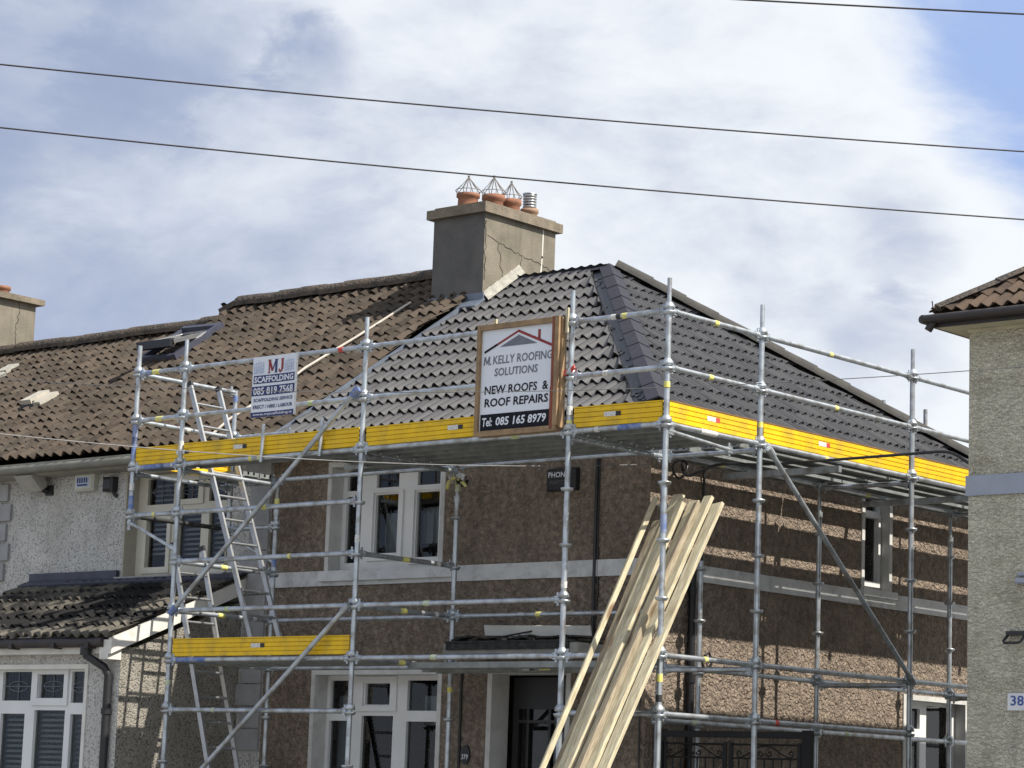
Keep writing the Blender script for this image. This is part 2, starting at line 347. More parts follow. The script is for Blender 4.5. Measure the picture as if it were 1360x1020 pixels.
class Fr:   # a wall's own frame: u along it, z up, n outwards
    def __init__(s, O, U, Nn): s.O, s.U, s.N = V(O), V(U), V(Nn)
    def p(s, u, z, n=0): return s.O+s.U*u+V((0, 0, z))+s.N*n
    def box(s, mb, u0, u1, z0, z1, n0, n1, mi=0): return mb.box(s.p(u0, z0, n0), s.p(u1, z1, n1), mi)
FRONT = Fr((0, 1.75, 0), (1, 0, 0), (0, -1, 0))      # facade plane, u = x
SIDE = Fr((-1.5, 0, 0), (0, 1, 0), (1, 0, 0))        # right-hand wall of the end house, u = y
def panel(mb, fr, u0, u1, z0, z1, n0, n1, holes, mi=0):
    us = sorted({u0, u1, *[h[i] for h in holes for i in (0, 1) if u0 < h[i] < u1]})
    zs = sorted({z0, z1, *[h[i] for h in holes for i in (2, 3) if z0 < h[i] < z1]})
    def solid(i, j):
        if i < 0 or j < 0 or i >= len(us)-1 or j >= len(zs)-1: return False
        cu, cz = (us[i]+us[i+1])/2, (zs[j]+zs[j+1])/2
        return not any(h[0] < cu < h[1] and h[2] < cz < h[3] for h in holes)
    for i in range(len(us)-1):
        for j in range(len(zs)-1):
            if not solid(i, j): continue
            a, b, c, d = us[i], us[i+1], zs[j], zs[j+1]
            mb.quad(fr.p(a, c, n1), fr.p(b, c, n1), fr.p(b, d, n1), fr.p(a, d, n1), mi)
            mb.quad(fr.p(b, c, n0), fr.p(a, c, n0), fr.p(a, d, n0), fr.p(b, d, n0), mi)
            for (di, dj), (e, f) in (((-1, 0), ((a, c), (a, d))), ((1, 0), ((b, d), (b, c))), ((0, -1), ((b, c), (a, c))), ((0, 1), ((a, d), (b, d)))):
                if not solid(i+di, j+dj):
                    mb.quad(fr.p(*e, n1), fr.p(*f, n1), fr.p(*f, n0), fr.p(*e, n0), mi)
def window(house, fr, u0, u1, z0, z1, depth, frame, rev, lights, sash=(), sill=None, blinds=None, leaded=(), curtain_or_reflection=None, rim=.035):
    """lights: glass rectangles (u0,u1,z0,z1); sash: rectangles of opening frames that stand proud"""
    mb = MB(); panel(mb, fr, u0+.02, u1-.02, z0+.012, z1-.012, -depth-.06, -depth, lights)
    for (a, b, c, d), g in sash:
        ga, gb, gc, gd = g
        panel(mb, fr, a, b, c, d, -depth+.001, -depth+.022, [(ga, gb, gc, gd)])
    wo = mb.build('window', frame, house)
    g = MB()
    for (a, b, c, d) in lights:
        g.quad(fr.p(a-.01, c-.01, -depth-.035), fr.p(b+.01, c-.01, -depth-.035), fr.p(b+.01, d+.01, -depth-.035), fr.p(a-.01, d+.01, -depth-.035))
    g.build('pane', 'glass', wo)
    sb = MB(); t = .02
    for (a, b, c, d) in ((u0-rim, u0+t, z0, z1+rim), (u1-t, u1+rim, z0, z1+rim), (u0+t, u1-t, z1-t, z1+rim)):
        fr.box(sb, a, b, c, d, .001, .014)
    fr.box(sb, u0+.001, u0+t, z0+.001, z1-t, -depth+.001, .001); fr.box(sb, u1-t, u1-.001, z0+.001, z1-t, -depth+.001, .001)
    fr.box(sb, u0+.001, u1-.001, z1-t+.001, z1-.001, -depth+.001, .001)
    sb.build('surround', rev, wo)
    if sill:
        s = MB(); fr.box(s, sill[0], sill[1], sill[2], sill[3], -depth+.002, sill[4]); s.build('sill', sill[5], wo)
    if blinds:
        b_ = MB()
        for (a, b, c, d) in blinds:
            z = d
            while z > c:
                q = fr.p; b_.quad(q(a, z-.022, -depth-.10), q(b, z-.022, -depth-.10), q(b, z+.006, -depth-.125), q(a, z+.006, -depth-.125)); z -= .056
        b_.build('blind', 'blind', wo)
    if curtain_or_reflection:
        c_ = MB()
        for (a, b, c, d) in curtain_or_reflection:
            n = max(4, int((b-a)/.02)); vs = []
            for i in range(n+1):
                u = a+(b-a)*i/n; o_ = -depth-.17+.018*math.sin(u*95)
                vs += [fr.p(u, c, o_), fr.p(u, d, o_)]
            c_.add(vs, [(2*i, 2*i+2, 2*i+3, 2*i+1) for i in range(n)], 0, True)
        c_.build('curtain_or_reflection', 'curtain_or_reflection', wo)
    if leaded:
        l_ = MB(); n = -depth-.028
        for (a, b, c, d) in leaded:
            cu, cz = (a+b)/2, (c+d)/2
            for pts in ([(a, cz), (b, cz)], [(cu, c), (cu, d)], [(cu+.16*math.cos(k*.393), cz+.055*math.sin(k*.393)) for k in range(17)],
                        [(cu-.03, cz), (cu, cz+.045), (cu+.03, cz), (cu, cz-.045), (cu-.03, cz)]):
                l_.path([fr.p(max(a, min(b, u)), max(c, min(d, z)), n) for u, z in pts], .005, 5)
        l_.build('lead_came', 'signg', wo)
    return wo

def tiles(mb, O, U, S, Nn, L, lim, course, pitch, amp, step, mi=0, jitter=0.0, uo=0.0, width=.6, seg=10):
    """rolled interlocking tiles on a slope: O eave start, U along eave, S up slope; lim(s) -> (u0, u1)"""
    O, U, S, Nn = V(O), V(U), V(S), V(Nn); nc = int(math.ceil(L/course)); rnd = random.Random(len(mb.f)+5)
    ua = min(lim(L*i/10)[0] for i in range(11)); ub = max(lim(L*i/10)[1] for i in range(11)); du = pitch/seg
    n = int(math.ceil((ub-ua)/du))+1; k0 = math.floor((ua+uo)/du)
    def prof(u):            # wide hollow pan with a narrow roll
        ph = ((u+uo) % pitch)/pitch
        return abs(math.cos(math.pi*ph))**2.2
    for c in range(nc):
        s0, s1 = c*course, min((c+1)*course, L)
        jt = {}
        rows = ((s0+.08, .0, .72), (s0-.006, step-.012, .93), (s0-.012, step, 1.0), (s1+.085, .0, .72))
        vs = []; uvs = []
        for si, h, ak in rows:
            a, b = lim(max(0, min(L, si)))
            for i in range(n+1):
                uu = (k0+i)*du-uo; key = math.floor((uu+uo+1e-6)/pitch)
                if key not in jt: jt[key] = (rnd.uniform(-1, 1)*jitter, rnd.uniform(-1, 1)*jitter*1.6)
                u = max(a, min(b, uu)); jz, js = jt[key]
                hh = h+prof(u)*amp*ak+(jz if ak > .5 else 0)
                vs.append(O+U*u+S*(si+(js if ak > .5 else 0))+Nn*hh)
        fs = []; uv = []; W = n+1
        for r in range(3):
            for i in range(n):
                p, q = vs[r*W+i], vs[r*W+i+1]; p2, q2 = vs[(r+1)*W+i], vs[(r+1)*W+i+1]
                if (p-q).length < 1e-5 and (p2-q2).length < 1e-5: continue
                fs.append((r*W+i, r*W+i+1, (r+1)*W+i+1, (r+1)*W+i))
                t = math.floor(((k0+i)*du+1e-6)/pitch)+.5; uv.append([(t, c+.5)]*4)
        mb.add(vs, fs, mi, False, uv)
        # smooth along the roll only
        for k in range(len(mb.sm)-len(fs), len(mb.sm)): mb.sm[k] = False
    return mb

def text(mb, body, fr_pt, w, h, mi, bold=0.0, shear=0.0, valign=None):
    """flat lettering fitted into w x h; fr_pt(a, b) maps the box's own coordinates to world"""
    cu = bpy.data.curves.new('t', 'FONT'); cu.body = body; cu.offset = bold; cu.resolution_u = 2; cu.shear = shear
    ob = bpy.data.objects.new('t', cu); col.objects.link(ob)
    dg = bpy.context.evaluated_depsgraph_get(); dg.update()
    me = bpy.data.meshes.new_from_object(ob.evaluated_get(dg))
    xs = [v.co.x for v in me.vertices]; ys = [v.co.y for v in me.vertices]
    x0, x1, y0, y1 = min(xs), max(xs), min(ys), max(ys)
    mb.add([fr_pt((v.co.x-x0)/(x1-x0)*w, (v.co.y-y0)/(y1-y0)*h) for v in me.vertices], [list(p.vertices) for p in me.polygons], mi)
    bpy.data.objects.remove(ob); bpy.data.curves.remove(cu); bpy.data.meshes.remove(me)

# ------------------------------------------------------------------ setting
g = MB(); g.quad((-300, -300, 0), (300, -300, 0), (300, 300, 0), (-300, 300, 0))
tag(g.build('ground', 'ground'), 'grey concrete ground running past the houses', kind='structure')

# roof geometry shared by the terrace
TP = math.tan(R(34.5)); CP, SP = math.cos(R(34.5)), math.sin(R(34.5))
YE, ZE, XE = 1.45, 5.30, -1.20          # front eave, tile height at the eave, right-hand eave
YR = 4.75; ZR = ZE+(YR-YE)*TP; XA = XE-(YR-YE); YB = 2*YR-YE
SL = (YR-YE)/CP
def party(y): return -6.37+.34*(y-YE)/(YR-YE)     # line where the new tiles meet the old
def party2(y): return -11.02+.30*(y-YE)/(YR-YE)

# ================================================================== end house
H = thing('end_house', (-4, 4.5, 0), 'brown roughcast end house with new dark grey tiles behind the scaffold', 'house')
UW = (-5.80, -4.18, 3.87, 5.02); LW = (-5.91, -4.12, .95, 2.82); DO = (-3.43, -2.44, 0.02, 2.82)
SU = (5.46, 5.985, 3.92, 5.0); SLW = (6.32, 7.59, 1.55, 2.81)
wl = MB()
panel(wl, FRONT, -6.69, -1.5, 0, 5.2, -.28, 0, [UW, LW, DO])
panel(wl, SIDE, 2.03, 7.75, 0, 5.2, -.28, 0, [SU, SLW])
wl.box((-6.69, 7.47, 0), (-1.78, 7.75, 5.2)); wl.box((-6.69, 2.03, 0), (-6.57, 7.47, 5.2))
wl.build('wall', 'brown', H)
fl = MB(); fl.box((-6.56, 2.04, 2.85), (-1.79, 7.46, 3.0)); fl.box((-6.56, 4.6, .0), (-1.79, 4.7, 5.2)); fl.box((-6.56, 2.04, 5.05), (-1.79, 7.46, 5.15))
fl.build('interior', 'floor', H)
bd_ = MB(); bd_.box((-6.66, 1.728, 3.735), (-1.478, 1.749, 3.895)); bd_.box((-1.499, 1.75, 3.735), (-1.478, 7.77, 3.895))
bd_.build('string_course', 'band', H)
window(H, FRONT, *UW, .17, 'upvc', 'reveal',
       [(-5.72, -5.50, 4.76, 4.98), (-5.72, -5.50, 3.99, 4.70), (-5.29, -4.965, 4.775, 4.98), (-5.29, -4.965, 4.08, 4.70), (-4.70, -4.38, 4.775, 4.98), (-4.70, -4.38, 4.02, 4.70)],
       sash=[((-5.38, -4.88, 4.0, 4.74), (-5.31, -4.945, 4.06, 4.72)), ((-4.78, -4.30, 3.95, 4.74), (-4.72, -4.36, 4.0, 4.72))],
       sill=(-5.87, -3.96, 3.78, 3.868, .07, 'band'), curtain_or_reflection=[(-5.30, -4.93, 3.95, 4.52), (-4.78, -4.25, 4.18, 4.56)])  # pale folds in this window stand in for reflections on the glass
window(H, FRONT, *LW, .18, 'upvc', 'reveal',
       [(-5.84, -5.58, 2.44, 2.75), (-5.84, -5.58, 1.1, 2.33), (-5.33, -4.98, 2.50, 2.72), (-5.37, -4.92, 1.05, 2.385), (-4.73, -4.30, 2.44, 2.75), (-4.73, -4.30, 1.1, 2.33)],
       sash=[((-5.45, -4.87, 2.43, 2.79), (-5.35, -4.96, 2.485, 2.735))],
       sill=(-5.97, -4.06, .88, .948, .06, 'band'), curtain_or_reflection=[(-5.86, -5.52, 1.0, 2.6), (-4.62, -4.26, 2.3, 2.6)])
window(H, SIDE, *SU, .11, 'upvc', 'reveal', [(5.56, 5.90, 4.02, 4.70), (5.56, 5.90, 4.78, 4.95)],
       sash=[((5.50, 5.95, 3.96, 4.745), (5.555, 5.905, 4.015, 4.705))], sill=(5.40, 6.07, 3.84, 3.915, .06, 'band'))
window(H, SIDE, *SLW, .12, 'upvc', 'reveal', [(6.40, 6.83, 2.49, 2.71), (6.40, 6.83, 1.65, 2.38), (6.96, 7.50, 1.65, 2.75)], sill=(6.26, 7.64, 1.47, 1.545, .06, 'band'))
# door
dr = MB(); x0, x1, z1 = DO[0], DO[1], DO[3]
panel(dr, FRONT, x0+.085, x1-.02, .02, 2.78, -.31, -.25, [(-3.27, -3.165, 2.36, 2.47), (-3.135, -2.885, 2.36, 2.47), (-2.855, -2.62, 2.36, 2.47),
      (-3.27, -3.165, .9, 2.33), (-3.135, -2.885, .9, 2.33), (-2.855, -2.62, .9, 2.33)])
do = dr.build('door', 'door', H)
dg_ = MB(); dg_.quad((-3.28, 2.03, .89), (-2.61, 2.03, .89), (-2.61, 2.03, 2.48), (-3.28, 2.03, 2.48)); dg_.build('pane', 'glass', do)
ds = MB()
for (a, b, c, d, n0, n1) in ((x0-.04, x0+.02, 0, z1+.035, .001, .014), (x1-.02, x1+.035, 0, z1+.035, .001, .014), (x0+.02, x1-.02, z1-.02, z1+.035, .001, .014),
                             (x0+.001, x0+.02, .02, z1-.02, -.25, .001), (x1-.02, x1-.001, .02, z1-.02, -.25, .001), (x0+.001, x1-.001, z1-.019, z1-.001, -.25, .001)):
    FRONT.box(ds, a, b, c, d, n0, n1)
ds.build('surround', 'reveal', do)
kn = MB(); kn.box((-2.60, 1.96, 1.0), (-2.54, 2.0, 1.22)); kn.box((-3.05, 1.985, .72), (-2.8, 2.0, .78)); kn.build('handle', 'cowl', do)
# flat hood over the door with torn felt
hd = MB(); hd.box((-3.55, 1.15, 2.96), (-1.85, 1.745, 3.06)); hood = hd.build('door_hood', 'concrete', H)
ft = MB(); rnd = random.Random(3); top = []
ft.box((-3.52, 1.135, 3.063), (-1.9, 1.74, 3.085)); ft.box((-3.5, 1.13, 3.0), (-1.95, 1.148, 3.06))
for i in range(16):
    x = -3.5+i*.1; z = 3.085+rnd.uniform(0, .05)
    ft.bar((x, 1.2+rnd.uniform(0, .1), z), (x+.16, 1.22+rnd.uniform(0, .2), 3.1+rnd.uniform(-.01, .04)), .14, .018)
ft.build('felt', 'felt', hood)
pp = MB(); pp.tube((-2.14, 1.72, 2.95), (-2.14, 1.72, 4.9), .016, 8); pp.path([(-2.12, 1.735, 4.9), (-2.125, 1.735, 4.2), (-2.10, 1.735, 3.6), (-2.13, 1.73, 3.2), (-2.3, 1.66, 3.13), (-2.7, 1.5, 3.2), (-3.1, 1.3, 3.11)], .009, 6)
pp.build('wall_cable', 'black', H)
pq = MB(); pq.path([(-3.82, 1.74, 2.9), (-3.815, 1.735, 1.5), (-3.81, 1.74, .4)], .014, 6)
pq.path([(-1.55, 1.735, 2.6), (-1.54, 1.73, 1.9), (-1.56, 1.735, .6)], .008, 6); pq.build('wall_cable', 'black', H)
# eaves
ev = MB(); ev.box((-6.66, YE+.04, 5.14), (XE-.04, 1.745, 5.17)); ev.box((XE-.30, 1.75, 5.14), (XE-.04, 7.75, 5.17)); ev.box((-6.6, 7.76, 5.14), (XE-.04, YB-.04, 5.17))
ev.box((-6.66, YE+.01, 5.13), (XE-.012, YE+.035, 5.27)); ev.box((XE-.035, YE+.04, 5.13), (XE-.012, YB-.04, 5.27)); ev.box((-6.6, YB-.035, 5.13), (XE-.04, YB-.012, 5.27))
ev.build('fascia', 'dwhite', H)
gt = MB(); gt.tube((-6.4, YE-.045, 5.2), (XE+.05, YE-.045, 5.2), .05, 10); gt.tube((XE+.045, YE-.05, 5.2), (XE+.045, YB, 5.2), .05, 10); gt.build('gutter', 'darkgut', H)
dp = MB(); dp.tube((-1.455, 2.40, 0), (-1.455, 2.40, 3.9), .04, 12); 
for z in (1.0, 2.75, 3.6): dp.tube((-1.455, 2.40, z), (-1.455, 2.40, z+.07), .05, 12)
dp.path([(-1.47, 2.56, 5.1), (-1.472, 2.565, 4.2), (-1.475, 2.575, 3.0), (-1.46, 2.65, 2.86), (-1.46, 2.74, 2.95), (-1.46, 2.70, 3.06), (-1.46, 2.62, 3.02)], .013, 6)
dp.build('downpipe', 'black', H)
# roof
rf = MB(); f_n = V((0, -SP, CP)); f_s = V((0, CP, SP))
tiles(rf, (0, YE, ZE), (1, 0, 0), f_s, f_n, SL, lambda s: (party(YE+s*CP)+.02, XE-s*CP-.27), .31, .139, .056, .034, 0, .0035, .03)
s_n = V((SP, 0, CP)); s_s = V((-CP, 0, SP))
tiles(rf, (XE, 0, ZE), (0, 1, 0), s_s, s_n, SL, lambda s: (YE+s*CP+.04, YB-s*CP), .31, .139, .044, .022, 0, .003)
tiles(rf, (0, YB, ZE), (-1, 0, 0), V((0, -CP, SP)), V((0, SP, CP)), SL, lambda s: (-(XE-s*CP), 6.2), .31, .139, .036, .016)
rf.add([(-6.2, YE, ZE-.04), (XE, YE, ZE-.04), (XE, YB, ZE-.04), (-6.2, YB, ZE-.04), (XA, YR, ZR-.05), (-6.2, YR, ZR-.05)],
       [(0, 1, 4, 5), (1, 2, 4), (2, 3, 5, 4)], 0)
roof = rf.build('roof', 'newtile', H)
def hipcap(mb, a, b, na, nb, wing, n, lift=.055, th=.02):
    a, b = V(a), V(b); d = (b-a).normalized(); wa = (na.cross(d)).normalized(); wb = (nb.cross(d)).normalized()
    mid = (na+nb).normalized()
    if wa.dot(nb-na) > 0: wa = -wa
    if wb.dot(na-nb) > 0: wb = -wb
    for i in range(n):
        p, q = a+(b-a)*(i/n), a+(b-a)*((i+1)/n+.012); l0, l1 = lift+.009, lift
        A = [p+mid*l0, p+mid*l0+wa*wing, p+mid*l0+wb*wing, q+mid*l1, q+mid*l1+wa*wing, q+mid*l1+wb*wing]
        B = [x-mid*th for x in A[:3]]
        mb.add(A+B, [(1, 4, 3, 0), (0, 3, 5, 2), (0, 6, 7, 1), (2, 8, 6, 0), (1, 7, 8, 2)] if False else [(0, 1, 4, 3), (0, 3, 5, 2), (1, 0, 6, 7), (0, 2, 8, 6)])
apex = V((XA, YR, ZR))
hp = MB(); hipcap(hp, (XE-.02, YE+.02, ZE+.02), apex+V((.02, -.02, -.02)), f_n, s_n, .125, 11, .07)
hp.build('hip_tile', 'hip', roof)
hp = MB(); ra, rb = V((XE-.02, YB-.02, ZE+.02)), apex+V((.05, .05, -.02)); dd_ = (rb-ra).normalized(); sx = dd_.cross(V((0, 0, 1))).normalized(); sz = sx.cross(dd_)
for i in range(12):
    p, q = ra+(rb-ra)*(i/12), ra+(rb-ra)*((i+1)/12+.006); vs = []
    for c_, r_ in ((p, .135), (q, .12)):
        for j in range(10): t_ = math.pi*j/9; vs.append(c_+sx*r_*math.cos(t_)+sz*(r_*.85*math.sin(t_)+.03))
    hp.add(vs, [(j, j+1, j+11, j+10) for j in range(9)], 0, True); hp.add(vs, [list(range(10)), list(range(19, 9, -1))], 0)
hp.build('hip_tile', 'hipbuff', roof)
hp = MB(); hipcap(hp, apex, (-5.9, YR, ZR), f_n, V((0, SP, CP)), .15, 4, .06); hp.build('ridge_tile', 'hip', roof)
# black strip painting the shadowed gap beside the front hip, with cut tile bits
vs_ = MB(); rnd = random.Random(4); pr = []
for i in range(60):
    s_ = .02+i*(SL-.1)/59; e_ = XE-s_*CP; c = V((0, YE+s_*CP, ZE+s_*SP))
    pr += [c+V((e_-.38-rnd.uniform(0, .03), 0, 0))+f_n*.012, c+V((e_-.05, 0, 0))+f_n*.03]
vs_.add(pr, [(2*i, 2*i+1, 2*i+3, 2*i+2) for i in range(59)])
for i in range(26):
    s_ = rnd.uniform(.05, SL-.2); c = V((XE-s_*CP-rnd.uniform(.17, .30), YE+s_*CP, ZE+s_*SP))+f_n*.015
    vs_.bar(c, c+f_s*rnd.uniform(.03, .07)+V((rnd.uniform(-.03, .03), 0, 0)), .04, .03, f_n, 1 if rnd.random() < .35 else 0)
vs_.build('hip_gap_shade', ['black', 'newtile'], roof)
vg = MB(); vg.bar(V((party(YE)-.0, YE, ZE))+f_n*.05, V((party(4.2), 4.2, ZE+(4.2-YE)*TP))+f_n*.06, .035, .05, f_n); vg.build('verge_strip', 'lead', roof)

# chimney on the party line
CX0, CX1, CY0, CY1 = -6.70, -5.90, 4.17, 5.45
ch = MB(); ch.box((CX0, CY0, 6.6), (CX1, CY1, 8.285)); ch.quad((CX0, CY0-.003, 6.6), (CX1, CY0-.003, 6.6), (CX1, CY0-.003, 8.285), (CX0, CY0-.003, 8.285), 3)
def strip(mb, pts, wd, mi):
    for (y0, z0), (y1, z1) in zip(pts[:-1], pts[1:]):
        dd = V((0, y1-y0, z1-z0)); pr = V((0, -dd.z, dd.y)).normalized()*wd/2; a = V((CX1+.0025, y0, z0))-dd*.05; b = V((CX1+.0025, y1, z1))+dd*.05
        mb.add([a-pr, b-pr, b+pr, a+pr], [(0, 1, 2, 3)], mi)
rnd = random.Random(11)
def crack(pts, wd=.0075):
    o_ = [pts[0]]
    for (y0, z0), (y1, z1) in zip(pts[:-1], pts[1:]):
        for k in range(1, 5):
            t = k/4; o_.append((y0+(y1-y0)*t+(rnd.uniform(-.022, .022) if k < 4 else 0), z0+(z1-z0)*t+(rnd.uniform(-.016, .016) if k < 4 else 0)))
    for a, b in zip(o_[:-1], o_[1:]): strip(ch, [a, b], wd*rnd.uniform(.6, 1.3), 1)
crack([(4.22, 8.03), (4.40, 7.98), (4.62, 7.94), (4.80, 7.90), (5.02, 7.89), (5.20, 7.85)])
crack([(4.42, 7.96), (4.46, 7.74), (4.54, 7.56), (4.60, 7.42)]); crack([(4.83, 7.89), (4.84, 7.72), (4.80, 7.60), (4.81, 7.5)]); crack([(5.22, 7.86), (5.38, 7.80), (5.43, 7.72)], .007)
crack([(4.19, 8.2), (4.185, 7.95), (4.20, 7.72), (4.19, 7.5)], .012)
strip(ch, [(5.22, 8.28), (5.215, 7.95), (5.195, 7.7), (5.19, 7.45)], .022, 2)
chim = ch.build('chimney', ['render_c', 'crack', 'sealant', 'render_d'], H)
cp = MB(); cp.box((CX0-.065, CY0-.07, 8.287), (CX1+.06, CY1+.065, 8.395)); cp.box((CX0-.0, CY0-.0, 8.396), (CX1+.0, CY1+.0, 8.43)); cp.build('chimney_cap', 'capstone', chim)
def pot(parent, x, y, r, h, mname, z=8.42):
    p = MB(); p.lathe([(r*1.04, 0), (r*.98, h*.25), (r*.95, h*.72), (r*1.12, h*.78), (r*1.12, h), (r*.9, h), (r*.85, h*.3), (0.001, h*.25)], (x, y, z), 20)
    return p.build('chimney_pot', mname, parent)
def cage(parent, x, y, r, z, h):
    p = MB()
    for k in range(10):
        a = 2*math.pi*k/10; q = V((math.cos(a), math.sin(a), 0))
        p.path([V((x, y, z))+q*r*.95, V((x, y, z+h*.28))+q*r*1.22, V((x, y, z+h*.6))+q*r*.62, V((x, y, z+h))+q*.008], .0045, 5)
    for zz, rr in ((.28, 1.2), (.04, 1.0)):
        p.path([(x+math.cos(t*.3142)*r*rr, y+math.sin(t*.3142)*r*rr, z+h*zz) for t in range(21)], .0045, 5)
    p.tube((x, y, z+h*.97), (x, y, z+h*1.12), .014, 6)
    p.build('bird_guard', 'cagewire', parent)
pot(chim, -6.35, 4.36, .125, .18, 'pot'); cage(chim, -6.35, 4.36, .125, 8.58, .22)
pot(chim, -6.34, 4.80, .125, .25, 'pot'); cage(chim, -6.34, 4.80, .12, 8.65, .24)
pot(chim, -6.34, 5.12, .115, .26, 'pot'); cage(chim, -6.34, 5.12, .11, 8.66, .23)
pot(chim, -6.30, 5.42, .10, .20, 'potbuff')
cw = MB(); 
for k in range(6): cw.lathe([(.06, 0), (.085, .008), (.085, .022), (.06, .03)], (-6.30, 5.42, 8.60+k*.034), 16)
cw.lathe([(.088, 0), (.088, .012), (.001, .03)], (-6.30, 5.42, 8.804), 16); cw.build('cowl', 'cowl', chim)
ld = MB(); ld.box((CX0-.03, CY0-.02, 7.17), (CX1+.03, CY0-.002, 7.34)); ld.bar((CX0-.05, CY0-.09, 7.20), (CX1+.05, CY0-.09, 7.20), .20, .02, f_n)
ld.build('lead_apron', 'lead', chim)
sf = MB()
for i in range(5):
    y = CY0+i*.125; z = ZE+(y-YE)*TP; sf.add([(CX1+.004, y, z+.02), (CX1+.004, y+.127, z+.02+.127*TP), (CX1+.004, y+.127, z+.20+.127*TP*.8), (CX1+.004, y, z+.17),
        (CX1+.10, y, z+.075), (CX1+.10, y+.127, z+.075+.127*TP)], [(0, 1, 2, 3), (0, 4, 5, 1), (3, 2, 5, 4)])
sf.build('step_flashing', 'mortar', chim)

# ================================================================== white pebble-dashed house
Wt = thing('pebbledash_house', (-9, 4.5, 0), 'pale pebble-dashed house with brown tiled roof left of the scaffold', 'house')
TW = (7.75-ZE-.06)/(YR-YE); aw = math.atan(TW); WC, WS = math.cos(aw), math.sin(aw); WSL = (YR-YE)/WC
WU = (-9.10, -7.37, 3.92, 5.12); EXY, EXX = .07, -7.08
wl = MB(); panel(wl, FRONT, -11.38, -6.692, 0, 5.2, -.28, 0, [WU]); wl.box((-11.38, 7.47, 0), (-6.70, 7.75, 5.2)); wl.box((-11.38, 2.03, 0), (-11.26, 7.47, 5.2))
EXF = Fr((0, EXY, 0), (1, 0, 0), (0, -1, 0)); EW = (-9.95, -7.60, 1.1, 2.79)
panel(wl, EXF, -10.6, EXX, 0, 3.0, -.25, 0, [EW])
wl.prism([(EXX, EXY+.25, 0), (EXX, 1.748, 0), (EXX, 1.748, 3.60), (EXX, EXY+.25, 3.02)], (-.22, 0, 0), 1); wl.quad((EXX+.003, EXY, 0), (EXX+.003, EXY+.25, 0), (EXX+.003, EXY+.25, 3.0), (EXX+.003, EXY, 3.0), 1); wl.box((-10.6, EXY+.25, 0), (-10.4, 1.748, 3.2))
wl.build('wall', ['dash', 'dashd'], Wt)
fl = MB(); fl.box((-11.24, 2.04, 3.0), (-6.72, 7.46, 3.1)); fl.box((-11.24, 4.6, 0), (-6.72, 4.7, 5.1)); fl.box((-11.24, 2.04, 5.13), (-6.72, 7.46, 5.17)); fl.build('interior', 'floor', Wt)
window(Wt, FRONT, *WU, .17, 'cream_upvc', 'reveal_w',
       [(-8.93, -8.48, 4.76, 5.06), (-8.36, -8.04, 4.79, 5.02), (-7.89, -7.46, 4.76, 5.06), (-8.90, -8.55, 4.04, 4.58), (-8.37, -8.0, 4.05, 4.68), (-7.87, -7.46, 4.05, 4.67)],
       sash=[((-8.42, -7.97, 4.74, 5.07), (-8.35, -8.05, 4.80, 5.01)), ((-8.96, -8.49, 3.97, 4.66), (-8.90, -8.55, 4.04, 4.58))],
       sill=(-9.14, -7.34, 3.80, 3.918, .09, 'quoin'), blinds=[(-8.41, -7.98, 3.97, 4.7), (-7.89, -7.42, 3.97, 4.7), (-8.93, -8.5, 4.2, 5.0)],
       leaded=[(-8.93, -8.48, 4.76, 5.06), (-8.36, -8.04, 4.79, 5.02), (-7.89, -7.46, 4.76, 5.06)], rim=.0)
window(Wt, EXF, *EW, .10, 'upvc', 'dwhite',
       [(-9.75, -9.2, 2.44, 2.75), (-9.12, -8.63, 2.44, 2.75), (-8.50, -8.07, 2.47, 2.72), (-7.96, -7.64, 2.42, 2.75), (-9.75, -9.2, 1.2, 2.30), (-9.12, -8.71, 1.2, 2.30), (-8.55, -8.04, 1.2, 2.34), (-7.95, -7.64, 1.2, 2.30)],
       sash=[((-8.59, -8.0, 2.39, 2.79), (-8.505, -8.065, 2.465, 2.725))], sill=(-10.0, -7.55, 1.02, 1.095, .06, 'dwhite'),
       blinds=[(-9.75, -9.2, 1.2, 2.36), (-9.14, -8.69, 1.2, 2.36), (-8.56, -8.03, 1.2, 2.36), (-7.97, -7.62, 1.2, 2.36)],
       leaded=[(-9.12, -8.63, 2.44, 2.75), (-8.50, -8.07, 2.47, 2.72), (-7.96, -7.64, 2.42, 2.75)], rim=.03)
z = 5.1; k = 0
while z > 2.0:
    q = MB(); wid = .40 if k % 2 == 0 else .30
    if z > 3.95 or True:
        q.prism([(-6.70-wid, 1.749, z-.225), (-6.70, 1.749, z-.225), (-6.70, 1.749, z), (-6.70-wid, 1.749, z)], (0, -.028, 0)); q.build('quoin', 'quoin', Wt)
    if z > 3.9:
        q = MB(); q.prism([(-11.45, 1.749, z-.20), (-11.17+(.0 if k % 2 else -.07), 1.749, z-.20), (-11.17+(.0 if k % 2 else -.07), 1.749, z), (-11.45, 1.749, z)], (0, -.035, 0)); q.build('quoin', 'quoin', Wt)
    z -= .24; k += 1
w_n = V((0, -WS, WC)); w_s = V((0, WC, WS))
rf = MB(); tiles(rf, (0, YE, ZE+.03), (1, 0, 0), w_s, w_n, WSL, lambda s: (party2(YE+s*WC), party(YE+s*WC)-.02), .225, .167, .056, .018, 0, .010)
tiles(rf, (0, YB, ZE+.03), (-1, 0, 0), V((0, -WC, WS)), V((0, WS, WC)), WSL, lambda s: (6.1, 10.9), .225, .167, .056, .018, 0, .010)
wr = rf.build('roof', 'oldtile', Wt)
